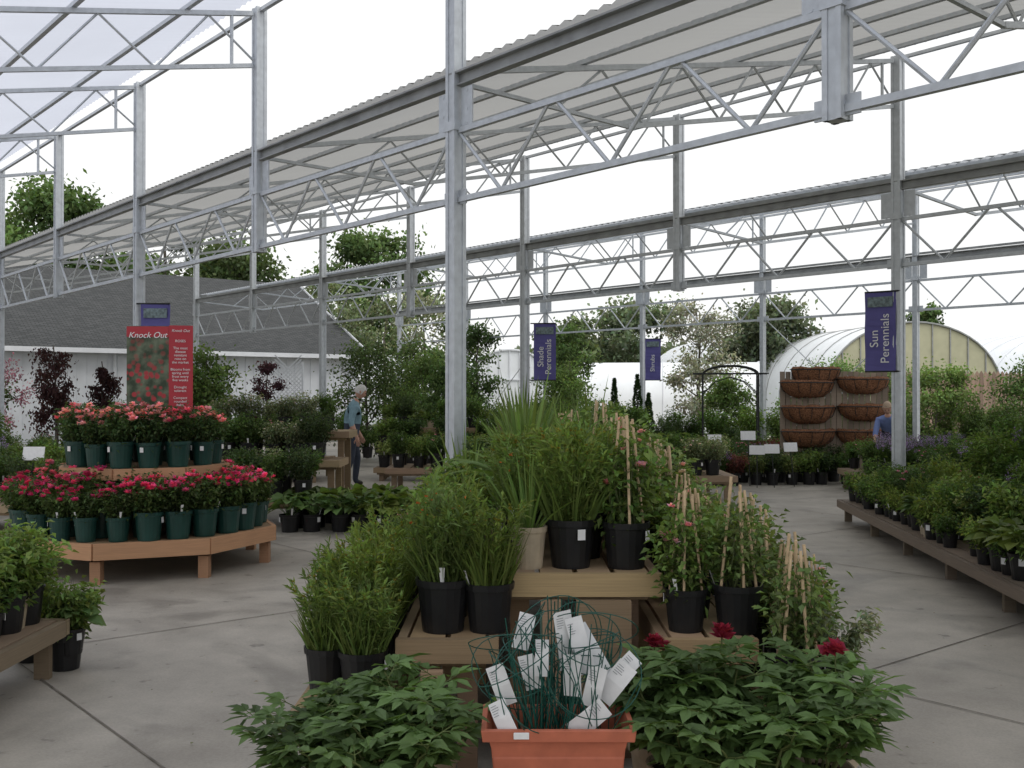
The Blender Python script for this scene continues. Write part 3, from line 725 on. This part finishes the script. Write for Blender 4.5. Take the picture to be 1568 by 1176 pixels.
# rose stand (octagonal)
rs=empty('octagonal_rose_stand',(-3.55,10.1,0))
def octa(mb,r,z,fh):
    P=[(r*math.cos(a),r*math.sin(a)) for a in [2*math.pi*i/8 -math.pi/2 for i in range(8)]]
    mb.add([(x*.99,y*.99,z-.004) for x,y in P],[list(range(8))],0,(.3,.2,.11))
    for i in range(8):
        a=P[i]; b=P[(i+1)%8]; beam(mb,(a[0],a[1],z-fh/2),(b[0],b[1],z-fh/2),.04,fh,0,np.array((.50,.28,.155))*rng.uniform(.85,1.15))
    return P
mb=MB(); P=octa(mb,1.25,.36,.14)
for x,y in P: box(mb,(x*.93,y*.93,.10),(.09,.09,.2),0,(.38,.21,.12))
for a in range(8): 
    an=a*math.pi/4; beam(mb,(0,0,.26),(1.1*math.cos(an-math.pi/2),1.1*math.sin(an-math.pi/2),.26),.06,.1,0,(.25,.16,.1))
P=octa(mb,.80,.96,.10)
for x,y in P[::2]: box(mb,(x*.75,y*.75,.64),(.09,.09,.56),0,(.36,.22,.13))
obj('deck',mb.build('rs',[M_WOOD]),parent=rs)
for i in range(26):
    a=2*math.pi*i/26; put('roser',-3.55+1.07*math.cos(a),10.1+1.07*math.sin(a),.36,rng.uniform(.88,1.1))
for i in range(15):
    a=2*math.pi*i/15; put('roser' if i%4 else 'rosep',-3.55+.80*math.cos(a),10.1+.80*math.sin(a),.36,rng.uniform(1.0,1.18))
for i in range(15):
    a=2*math.pi*i/15+.1; put('rosep',-3.55+.63*math.cos(a),10.1+.63*math.sin(a),.96,rng.uniform(.86,1.08))
for i in range(6):
    a=2*math.pi*i/6; put('rosep',-3.55+.30*math.cos(a),10.1+.30*math.sin(a)+.05,.96,rng.uniform(.9,1.1))

def text(body,size,mat,loc,rot,parent,shear=0,align='CENTER',name='lettering',sp=1.0):
    cu=bpy.data.curves.new(name,'FONT'); cu.body=body; cu.size=size; cu.shear=shear; cu.align_x=align; cu.align_y='CENTER'; cu.extrude=.0008; cu.space_line=sp
    cu.materials.append(mat); o=bpy.data.objects.new(name,cu); COL.objects.link(o); o.location=loc; o.rotation_euler=rot; o.parent=parent; return o
M_WTXT=mat_plain('white_ink',(.8,.8,.8),.6,amt=.02)
def mat_rosephoto():
    m,nt,N,L=new_mat('printed_rose_picture'); out=N.new('ShaderNodeOutputMaterial'); pb=N.new('ShaderNodeBsdfPrincipled'); pb.inputs['Roughness'].default_value=.35
    tc=N.new('ShaderNodeTexCoord'); vo=N.new('ShaderNodeTexVoronoi'); vo.inputs['Scale'].default_value=17; nz=N.new('ShaderNodeTexNoise'); nz.inputs['Scale'].default_value=9; nz.inputs['Detail'].default_value=9
    L.new(tc.outputs['Object'],vo.inputs['Vector']); L.new(tc.outputs['Object'],nz.inputs['Vector'])
    a=N.new('ShaderNodeValToRGB'); a.color_ramp.elements[0].position=.40; a.color_ramp.elements[0].color=(.010,.03,.008,1); a.color_ramp.elements[1].position=.65; a.color_ramp.elements[1].color=(.13,.16,.10,1)
    L.new(nz.outputs['Fac'],a.inputs[0])
    sx=N.new('ShaderNodeSeparateXYZ'); L.new(tc.outputs['Object'],sx.inputs[0])
    r=N.new('ShaderNodeMapRange'); r.inputs['From Min'].default_value=.50; r.inputs['From Max'].default_value=.30; L.new(vo.outputs['Distance'],r.inputs['Value'])
    h=N.new('ShaderNodeMapRange'); h.inputs['From Min'].default_value=.12; h.inputs['From Max'].default_value=-.02; h.inputs['To Min'].default_value=.35; L.new(sx.outputs['Z'],h.inputs['Value'])
    mm=N.new('ShaderNodeMath'); mm.operation='MULTIPLY'; L.new(r.outputs[0],mm.inputs[0]); L.new(h.outputs[0],mm.inputs[1])
    x=N.new('ShaderNodeMix'); x.data_type='RGBA'; x.inputs[7].default_value=(.38,.02,.03,1); L.new(a.outputs[0],x.inputs[6]); L.new(mm.outputs[0],x.inputs[0])
    L.new(x.outputs[2],pb.inputs['Base Color']); L.new(pb.outputs[0],out.inputs[0]); return m
M_RED=mat_plain('red_print',(.42,.03,.045),.4,nscale=2,amt=.05)
sg=empty('rose_advert_sign',(-3.42,9.98,1.0))
def boardm(w,h,t,mat):
    mb=MB(); box(mb,(0,0,0),(w,t,h)); return mb.build('board',[mat])
obj('picture_panel',boardm(.40,.86,.012,mat_rosephoto()),(-.06,0,.85),R(2),1,sg)
obj('red_top_band',boardm(.398,.10,.004,M_RED),(-.06,-.010,1.225),R(2),1,sg)
obj('red_panel',boardm(.22,.86,.012,M_RED),(.245,.03,.855),R(18),1,sg)
text('Knock Out',.080,M_WTXT,(-.06,-.016,1.19),(R(90),0,R(2)),sg,.3)
text('Knock Out',.036,M_WTXT,(.245,.018,1.235),(R(90),0,R(18)),sg,.3)
text('ROSES\n\nThe most\ndisease\nresistant\nrose on\nthe market\n\nBlooms from\nspring until\nfrost every\nfive weeks\n\nDrought\ntolerant\n\nCompact\nrounded\nhabit',.034,M_WTXT,(.243,.019,.83),(R(90),0,R(18)),sg)
mb=MB(); tube(mb,[(0,.03,-.04),(0,.03,.5)],.02,8,cap=True); obj('stake',mb.build('s',[M_IRON]),parent=sg)

M_PUR=mat_plain('purple_banner_cloth',(.11,.10,.30),.7,nscale=5,amt=.08)
M_BTOP=mat_plain('banner_logo_band',(.16,.21,.22),.6,nscale=25,amt=.5)
def banner(word,x,y,ztop,ang,side):
    e=empty('hanging_banner',(x,y,0),ang)
    w,h=.40,1.0; cx=side*(w/2+.06)
    mb=MB(); n=12; v=[]
    for i in range(n+1):
        for sx in(-1,1): v.append((cx+sx*w/2,.010*math.sin(i*.9+sx),ztop-h*i/n))
    mb.add(v,[[2*i,2*i+1,2*i+3,2*i+2] for i in range(n)]); obj('cloth',mb.build('c',[M_PUR]),parent=e)
    mb=MB(); box(mb,(cx,-.0,ztop-.12),(w*.8,.028,.13)); obj('logo',mb.build('l',[M_BTOP]),parent=e)
    mb=MB(); 
    for z in(ztop+.01,ztop-h-.01): tube(mb,[(0,0,z),(cx+side*w/2,0,z)],.012,6,cap=True)
    obj('rods',mb.build('r',[M_IRON]),parent=e)
    for s,rz in ((-1,0),(1,math.pi)):
        text(word,.155,M_WTXT,(cx,s*.018,ztop-.59),(R(90),R(-90) if s<0 else R(90),rz),e,sp=.9)
p=S(WK[2],ROWS[2]); banner('Shade\nPerennials',p[0]+.1,p[1]-.1,2.87,R(-8),1)
p=S(WK[0],ROWS[2]); banner('Sun\nPerennials',p[0],p[1]-.08,2.92,R(-40),-1)
banner('Shrubs',3.72,25.7,2.95,R(-25),-1)
p=S(WK[2],ROWS[1]); banner('Roses',p[0]+.0,p[1]-.1,2.85,0,1)

# ------------------------------------------------------------------ right benches
ang=-math.atan2(.55,5.44)
rb=empty('long_plant_bench',(3.34,5.0,0),ang)
bench('deck',0,1.5,0,8.3,.28,parent=rb,grey=.7); bench('raised_deck',1.56,3.2,0,8.3,.55,parent=rb,grey=.7)
def rl(u,v): 
    c,s=math.cos(ang),math.sin(ang); return 3.34+u*c-v*s, 5.0+u*s+v*c
for j,u in enumerate((.13,.40,.72,1.04,1.36,1.75,2.15,2.6,3.0)):
    z=.28 if u<1.5 else .55
    for v in np.arange(.1,8.3,.23 if j==0 else .31 if j<4 else .38):
        x,y=rl(u,v+rng.uniform(-.04,.04))
        if rng.uniform()<.05 and j<5: continue
        if j==0: k=pick({'small':5,'hosta':1})
        elif j==1: k=pick({'shr':3,'shrl':1.5,'shrd':.5,'air':.4})
        elif j==2: k=pick({'shr':3,'shrd':.7,'salvia':.3 if v>5 else 0,'air':.8,'shrl':1.5,'pale':.2})
        elif j==3: k=pick({'tall':2,'shrd':.6,'shr':1,'salvia':.2,'shrl':1.5})
        else: k=pick({'tall':6,'shr':1,'shrl':1,'salvia':.3 if v>5 else .0})
        put(k,x,y,z,rng.uniform(.78,1.02) if k=='tall' else rng.uniform(.8,1.15),jit=.04)
bench('plant_bench',5.6,8.6,15.2,17.8,.35,grey=.5)
for x in np.arange(5.8,8.6,.42):
    for y in np.arange(15.4,17.8,.45): put(pick({'tall':2 if x>7.1 else 0,'shr':2,'salvia':2,'shrl':1}),x,y,.35,jit=.08)
bench('plant_bench',7.,12.6,11.2,14.6,.35,grey=.5)
for x in np.arange(7.2,12.5,.6):
    for y in np.arange(11.5,14.5,.6): put(pick({'tall':3,'shrd':1,'red':.4}),x,y,.35,1.1,jit=.1)

# left near bench
bench('plant_bench',-4.4,-2.6,4.6,6.0,.34,grey=.5)
for x in np.arange(-4.2,-2.6,.24):
    for y in np.arange(4.75,5.95,.26):
        k='small' if x>-2.9 else pick({'shrl':3,'shr':1,'air':1,'strap':.5})
        put(k,x,y,.34,1.15,jit=.02)
for y in (5.0,5.35,5.7,5.9): put('shrl',-2.78,y,.34,1.0,0)
put('shrl',-2.66,6.22,0,1.0,0,0); put('hosta',-2.62,6.2,.1,.9,1,0); put('shr',-2.95,6.4,.0,.9,1,0); put('salvia',-3.1,5.85,.34,1.0)
# left mid benches behind rose stand
bench('step_rack',-4.2,-2.35,12.6,13.6,.36,grey=.2); bench('step_rack',-4.0,-2.3,13.7,14.4,.75,grey=.2); bench('step_rack',-4.0,-2.3,14.5,15.2,1.1,grey=.2)
for x in np.arange(-4.1,-2.3,.3):
    for y,z in((12.8,.36),(13.2,.36),(13.9,.75),(14.2,.75),(14.8,1.1)): put(pick({'shrd':2,'pale':1.2,'shr':2}),x,y,z,jit=.05)
for x in np.arange(-2.6,-1.2,.27):
    for y in (12.3,12.7,13.2): put('hosta',x,y,0,1.25,jit=.06)
for x in np.arange(-10,-4.4,.42):
    for y in (12.2,12.8,14.4,16.,17.5): put(pick({'shrd':1,'shr':2.5,'tall':.4,'pale':.8,'shrl':1.5,'salvia':.3}),x,y,.35,jit=.12)
bench('plant_bench',-10.2,-4.4,12,13.1,.35,grey=.3); bench('plant_bench',-10.2,-4.4,14.1,17.9,.35,grey=.3)
for (y,z) in((19.4,.25),(19.9,.6),(20.4,.95)):
    bench('step_rack',-2.5,1.0,y-.2,y+.2,z,grey=.3)
    for x in np.arange(-2.4,1.0,.27): put(pick({'shr':2,'shrl':2,'hosta':1,'small':2,'shrd':1}),x,y,z,jit=.03)
bench('plant_bench',-1.95,-.2,16.4,17.4,.45,grey=.3)
for y in (16.6,17.2):
    for x in np.arange(-1.8,-.2,.30): put(pick({'shrl':2,'shr':1,'hosta':1}),x,y,.45)
for x in np.arange(-9,-3.6,.5):
    for y in (19.,20.2): put(pick({'shrd':1,'tall':1,'shrl':1,'pale':1,'shr':1}),x,y,.4,jit=.12)
bench('plant_bench',-9.2,-3.5,18.8,20.4,.4,grey=.3)
# centre back
bench('plant_bench',.2,3.3,15.5,17.2,.4,grey=.3)
for x in np.arange(.35,3.3,.34):
    for y in (15.7,16.2,16.8): put(pick({'shr':2,'shrd':1,'shrl':1,'tall':.4,'pale':.5}),x,y,.4,jit=.06)
for x in np.arange(2.6,7.2,.33):
    for y in (18.4,18.9,19.4,20.0,20.6):
        if x>6.1 and y<19.2: continue
        put(pick({'shrd':2,'shr':2,'red':1.2 if x<4.8 else .2,'salvia':.5,'pale':.5,'shrl':1}),x,y+.12*(x-4),0,1.1 if y<19.5 else 1.4,jit=.08)
for x in np.arange(-6,14,.75):
    for y in (23.,24.5): put(pick({'tall':2,'shrd':1,'shr':1}),x,y,.2,1.15,jit=.25)
bench('plant_bench',1.0,5.0,21.9,22.7,.4,grey=.3)
for x in np.arange(1.1,5.0,.36): put(pick({'tall':2,'shrd':1,'shrl':1}),x,22.3,.4,jit=.1)
def label(x,y,z,w=.26):
    mb=MB(); box(mb,(0,0,z),(w,.01,.16),0); tube(mb,[(0,.012,0),(0,.012,z)],.008,5,1)
    obj('plant_label_sign',mb.build('ls',[M_TAG,M_IRON]),(x,y,0),0,1,rot=(R(-12),0,R(rng.uniform(-20,20))))
for x,y,z in ((3.55,17.9,.85),(4.15,18.2,.9),(4.2,17.9,.66),(4.5,17.9,.68),(4.9,18.1,.70),(-5.6,12.,.95),(-6.1,12.0,1.0),(-4.6,12.1,1.0)): label(x,y,z)

mb=MB()
for x in(-.55,.55):
    for yy in(-.3,.3): tube(mb,[(x,yy,0),(x,yy,2.0)],.02,6)
    for z in np.arange(.3,2.0,.28): tube(mb,[(x,-.3,z),(x,.3,z)],.01,5)
for yy in(-.3,.3):
    tube(mb,[(.55*math.cos(a),yy,2.0+.18*math.sin(a)) for a in np.linspace(0,math.pi,14)],.02,6)
    tube(mb,[(-.75,yy,2.02),(.75,yy,2.02)],.014,5)
    for sx in(-1,1): tube(mb,[(sx*.55,yy,1.6),(sx*.3,yy,1.85),(0,yy,1.95)],.01,5)
obj('garden_arbor',mb.build('arbor',[M_IRON]),(4.45,21.3,0),R(-10),1)

# coco basket display
cb=empty('coco_basket_display',(0,19.0,0))
mb=MB()
for x in np.arange(5.0,6.98,.105):
    box(mb,(x,.3+rng.uniform(-.004,.004),1.02+rng.uniform(-.02,.02)),(.092,.02,2.0),0,np.array((.30,.235,.18))*rng.uniform(.75,1.2))
for z in(.4,1.7): box(mb,(6.0,.33,z),(1.95,.04,.09),0,(.2,.14,.1))
for x in(5.05,6.0,6.92): box(mb,(x,.36,.95),(.09,.09,1.9),0,(.2,.14,.1))
obj('board_fence_panel',mb.build('b',[M_WOOD]),parent=cb)
for cx,cy,zt,hh,wd in ((5.60,.27,2.06,.30,.46),(5.44,.27,1.82,.28,.50),(5.46,.27,1.36,.30,.5),(5.46,.27,.92,.30,.5),(6.47,.27,1.88,.27,.49),(6.47,.27,1.38,.27,.47),(6.47,.27,.92,.28,.49)):
    mb=MB(); lathe(mb,[(wd*.30,-hh),(wd*.62,-hh*.88),(wd*.86,-hh*.55),(wd*.97,-.06),(wd*1.0,.02),(wd*.92,.05),(wd*.86,-.01),(.01,-.03)],22,0,c=(0,0,0),a0=math.pi,a1=2*math.pi)
    vv=mb.v[0]; vv[:,1]*=.55; mb.v[0]=vv+rng.normal(0,.008,vv.shape)
    obj('coco_basket',mb.build('cb',[M_COCO],True),(cx,cy,zt),R(rng.uniform(-3,3)),1,cb)
    mb=MB(); tube(mb,[(wd*1.02*math.cos(a),wd*.57*math.sin(a),0) for a in np.linspace(math.pi,2*math.pi,20)],.009,5)
    for a in np.linspace(math.pi*1.05,1.95*math.pi,7): tube(mb,[(wd*1.02*math.cos(a),wd*.57*math.sin(a),0),(wd*.9*math.cos(a),wd*.5*math.sin(a),-hh*.55),(wd*.33*math.cos(a),wd*.2*math.sin(a),-hh)],.006,4)
    obj('wire_frame',mb.build('wf',[M_IRON]),(cx,cy,zt),0,1,cb)

mb=MB(); 
for t in np.arange(-1.3,1.0,.12):
    for sgn in(-1,1):
        a=np.array([0,0,t if sgn>0 else t+.75]); b=np.array([.75,0,t+.75 if sgn>0 else t])
        zz=sorted([a[2],b[2]])
        if zz[1]<-.45 or zz[0]>.75: continue
        beam(mb,a+np.array([0,.006*sgn,1.2]),b+np.array([0,.006*sgn,1.2]),.008,.03)
beam(mb,(-.03,0,0),(-.03,0,2.5),.05,.05); beam(mb,(.78,0,0),(.78,0,2.5),.05,.05)
obj('white_lattice_trellis',mb.build('lat',[M_WHITE]),(-6.7,29.5,0))

# ------------------------------------------------------------------ people
M_SKIN=mat_plain('skin',(.52,.30,.22),.6,nscale=20,amt=.08); M_HAIR=mat_plain('grey_hair',(.62,.61,.59),.8,nscale=80,amt=.25,bump=.5); M_HAIR2=mat_plain('sandy_hair',(.42,.31,.22),.8,nscale=80,amt=.25,bump=.5)
M_SHOE=mat_plain('shoe',(.03,.025,.02),.5); M_EYE=mat_plain('eye',(.03,.025,.02),.2)
def person(name,loc,rz,J,shirt,pants,scale=1.0,headpitch=.3,hairm=None):
    e=empty(name,loc,rz); e.scale=(scale,)*3
    vs=[];rad=[];ed=[];idx={}
    for k,p,r,par in J:
        idx[k]=len(vs); vs.append(p); rad.append(r)
        if par is not None: ed.append((idx[par],idx[k]))
    me=bpy.data.meshes.new('body'); me.from_pydata(vs,ed,[]); o=bpy.data.objects.new('body',me); COL.objects.link(o)
    sk=o.modifiers.new('s','SKIN'); sk.use_smooth_shade=True
    if not me.skin_vertices: me.skin_vertices.new()
    for i,r in enumerate(rad):
        q=me.skin_vertices[0].data[i]; q.radius=(r,r) if np.isscalar(r) else r; q.use_root=(i==0)
    sb=o.modifiers.new('ss','SUBSURF'); sb.levels=2; sb.render_levels=2
    dg=bpy.context.evaluated_depsgraph_get(); dg.update()
    m2=bpy.data.meshes.new_from_object(o.evaluated_get(dg)); bpy.data.objects.remove(o)
    m2.materials.clear()
    for m in (shirt,pants,M_SKIN,M_SHOE): m2.materials.append(m)
    A=np.array(vs); keys=list(idx)
    def region(k):
        if k in('pel','hipL','hipR','knL','knR','anL','anR','wa'): return 1
        if k.startswith('toe'): return 3
        if k.startswith('neck') or k.startswith('ha') or k.startswith('wr') or k.startswith('f'): return 2
        return 0
    segs=[(A[a],A[b],keys[a],keys[b]) for a,b in ed]
    for p in m2.polygons:
        c=np.array(p.center); best=9;mat=0
        for a,b,ka,kb in segs:
            d=b-a; t=np.clip(np.dot(c-a,d)/np.dot(d,d),0,1); dist=np.linalg.norm(c-a-d*t)
            if dist<best: best=dist; mat=region(kb) if t>.35 else region(ka)
        p.material_index=mat; p.use_smooth=True
    obj('body',m2,parent=e)
    for s in('L','R'):
        w=A[idx['wr'+s]]; h=A[idx['ha'+s]]; d=nrm(h-w); sd=nrm(np.cross(d,[0,1,0]))
        mb=MB()
        for k in range(4):
            b=h+sd*(k-1.5)*.02; L=[.07,.08,.075,.06][k]; curl=np.array([0,-.3 if s=='L' else .3,0])
            tube(mb,[b-d*.03,b+d*L*.45,b+d*L*.8+curl*.03,b+d*L+curl*.08],[.0095,.009,.008,.006],6,0)
        b=w+(h-w)*.4+sd*(-.03); tube(mb,[b,b-sd*.03+d*.03,b-sd*.035+d*.06],[.011,.01,.007],6,0)
        obj('fingers_'+s,mb.build('fg',[M_SKIN],True),parent=e)
    hc=A[idx['neck']]+np.array([.035+.05*headpitch,0,.115])
    bm=bmesh.new(); bmesh.ops.create_uvsphere(bm,u_segments=28,v_segments=20,radius=1)
    for v in bm.verts:
        x,y,z=v.co
        X=x*.098;Y=y*.077;Z=z*.118
        if z<0: Y*=1-.25*(-z)**1.5; X=X*(1-.12*(-z))+.012*(-z)
        if x>.75 and abs(y)<.28 and -.35<z<.12: X+=.022*(1-abs(y)/.28)*(1-abs(z+.2)/.35)
        if x>.8 and abs(z-.05)<.15 and .2<abs(y)<.5: X-=.007
        if x>.8 and abs(z+.52)<.1 and abs(y)<.3: X+=.006
        v.co=(X,Y,Z)
    hm=bpy.data.meshes.new('head'); bm.to_mesh(hm); bm.free(); hm.materials.append(M_SKIN)
    for p in hm.polygons: p.use_smooth=True
    he=bpy.data.objects.new('head',hm); COL.objects.link(he); he.parent=e; he.location=hc; he.rotation_euler=(0,headpitch,0)
    mb=MB(); n=26; V_=[]
    for i in range(15):
        th=math.pi*.62*i/14
        for k in range(n):
            a=2*math.pi*k/n; x=math.sin(th)*math.cos(a); y=math.sin(th)*math.sin(a); z=math.cos(th)
            zz=max(z,.42) if x>.45 else z
            V_.append((x*.106-.004 if x<.5 else x*.1, y*.084, zz*.127+.004))
    mb.add(V_,[[i*n+k,i*n+(k+1)%n,(i+1)*n+(k+1)%n,(i+1)*n+k] for i in range(14) for k in range(n)])
    h=obj('hair',mb.build('hair',[hairm or M_HAIR],True),hc,0,1,e); h.rotation_euler=(0,headpitch,0)
    mb=MB()
    for sy in(-1,1):
        c=Vector((.088,sy*.03,.005)); c.rotate(Euler((0,headpitch,0))); lathe(mb,[(.001,-.009),(.008,-.004),(.009,0),(.008,.004),(.001,.009)],10,0,c=tuple(np.array(c)+hc))
        c=Vector((-.005,sy*.079,-.01)); c.rotate(Euler((0,headpitch,0))); lathe(mb,[(.001,-.03),(.012,-.018),(.016,0),(.014,.02),(.001,.03)],10,1,c=tuple(np.array(c)+hc))
    obj('eyes_ears',mb.build('ee',[M_EYE,M_SKIN],True),parent=e)
    return e
M_SHIRT=mat_plain('teal_shirt',(.20,.32,.38),.85,nscale=12,amt=.15,bump=.3); M_JEAN=mat_plain('dark_trousers',(.045,.055,.08),.85,nscale=12,amt=.2,bump=.3); M_BLUE=mat_plain('blue_shirt',(.18,.24,.48),.85,nscale=12,amt=.15)
J=[('pel',(0,0,.95),(.155,.12),None),('wa',(.0,0,1.05),(.15,.115),'pel'),('ch',(.02,0,1.24),(.175,.125),'wa'),('cu',(.03,0,1.38),(.155,.105),'ch'),('nb',(.055,0,1.47),.07,'cu'),('neck',(.09,0,1.53),.055,'nb'),
 ('shL',(.03,.17,1.39),.072,'cu'),('elL',(.0,.24,1.13),.056,'shL'),('fwL',(.10,.245,.98),.043,'elL'),('wrL',(.16,.24,.89),.031,'fwL'),('haL',(.19,.235,.82),(.036,.02),'wrL'),
 ('shR',(.03,-.17,1.39),.072,'cu'),('elR',(-.03,-.24,1.12),.056,'shR'),('fwR',(.03,-.25,.97),.043,'elR'),('wrR',(.07,-.25,.87),.031,'fwR'),('haR',(.09,-.245,.79),(.036,.02),'wrR'),
 ('hipL',(.01,.09,.86),.105,'pel'),('knL',(.10,.10,.50),.072,'hipL'),('anL',(.06,.10,.10),.052,'knL'),('toeL',(.20,.11,.045),.042,'anL'),
 ('hipR',(-.01,-.09,.86),.105,'pel'),('knR',(-.02,-.10,.50),.072,'hipR'),('anR',(-.16,-.10,.11),.052,'knR'),('toeR',(-.02,-.11,.045),.042,'anR')]
person('elderly_man',(-2.76,18.0,.006),R(12),J,M_SHIRT,M_JEAN,1.0,.45)
J2=[('pel',(-.22,0,.93),(.155,.12),None),('wa',(-.16,0,1.02),(.145,.115),'pel'),('ch',(-.02,0,1.14),(.165,.125),'wa'),('cu',(.09,0,1.22),(.15,.105),'ch'),('nb',(.16,0,1.28),.07,'cu'),('neck',(.20,0,1.32),.055,'nb'),
 ('shL',(.09,.17,1.21),.07,'cu'),('elL',(.18,.22,.95),.05,'shL'),('fwL',(.30,.2,.84),.04,'elL'),('wrL',(.38,.18,.78),.03,'fwL'),('haL',(.44,.17,.73),(.035,.02),'wrL'),
 ('shR',(.09,-.17,1.21),.07,'cu'),('elR',(.18,-.22,.95),.05,'shR'),('fwR',(.30,-.2,.84),.04,'elR'),('wrR',(.38,-.18,.78),.03,'fwR'),('haR',(.44,-.17,.73),(.035,.02),'wrR'),
 ('hipL',(-.21,.09,.84),.105,'pel'),('knL',(-.10,.10,.48),.072,'hipL'),('anL',(-.18,.10,.10),.052,'knL'),('toeL',(-.04,.11,.045),.042,'anL'),
 ('hipR',(-.21,-.09,.84),.105,'pel'),('knR',(-.10,-.10,.48),.072,'hipR'),('anR',(-.18,-.10,.11),.052,'knR'),('toeR',(-.04,-.11,.045),.042,'anR')]
person('bending_shopper',(6.62,18.35,.006),R(245),J2,M_BLUE,M_JEAN,.95,.5,M_HAIR2)

# ------------------------------------------------------------------ world, sun, camera
w=bpy.data.worlds.new('World'); scene.world=w; w.use_nodes=True; nt=w.node_tree; N=nt.nodes; L=nt.links
bg=N['Background']; sky=N.new('ShaderNodeTexSky'); sky.sky_type='NISHITA'; sky.sun_disc=False; sky.sun_elevation=R(55); sky.sun_rotation=R(-40); sky.dust_density=4
tc=N.new('ShaderNodeTexCoord'); nz=N.new('ShaderNodeTexNoise'); nz.inputs['Scale'].default_value=1.6; nz.inputs['Detail'].default_value=5
L.new(tc.outputs['Generated'],nz.inputs['Vector'])
cl=N.new('ShaderNodeMix'); cl.data_type='RGBA'; cl.inputs[6].default_value=(7.2,7.3,7.4,1); cl.inputs[7].default_value=(9.2,9.2,9.1,1); L.new(nz.outputs['Fac'],cl.inputs[0])
mx=N.new('ShaderNodeMix'); mx.data_type='RGBA'; mx.inputs[0].default_value=.96; L.new(sky.outputs[0],mx.inputs[6]); L.new(cl.outputs[2],mx.inputs[7]); L.new(mx.outputs[2],bg.inputs['Color']); bg.inputs['Strength'].default_value=.13
sd=bpy.data.lights.new('sun','SUN'); sd.energy=1.4; sd.angle=R(40); sd.color=(1,.96,.90); so=bpy.data.objects.new('sun',sd); COL.objects.link(so); so.rotation_euler=Euler((R(35),0,R(40)))
cam=bpy.data.cameras.new('camera'); co=bpy.data.objects.new('camera',cam); COL.objects.link(co); co.location=(0,0,1.65); co.rotation_euler=(R(90.43),0,0)
cam.lens=36.7; cam.sensor_width=36; cam.clip_end=2000; cam.clip_start=.05; scene.camera=co
scene.view_settings.view_transform='Standard'; scene.view_settings.look='None'; scene.view_settings.exposure=0
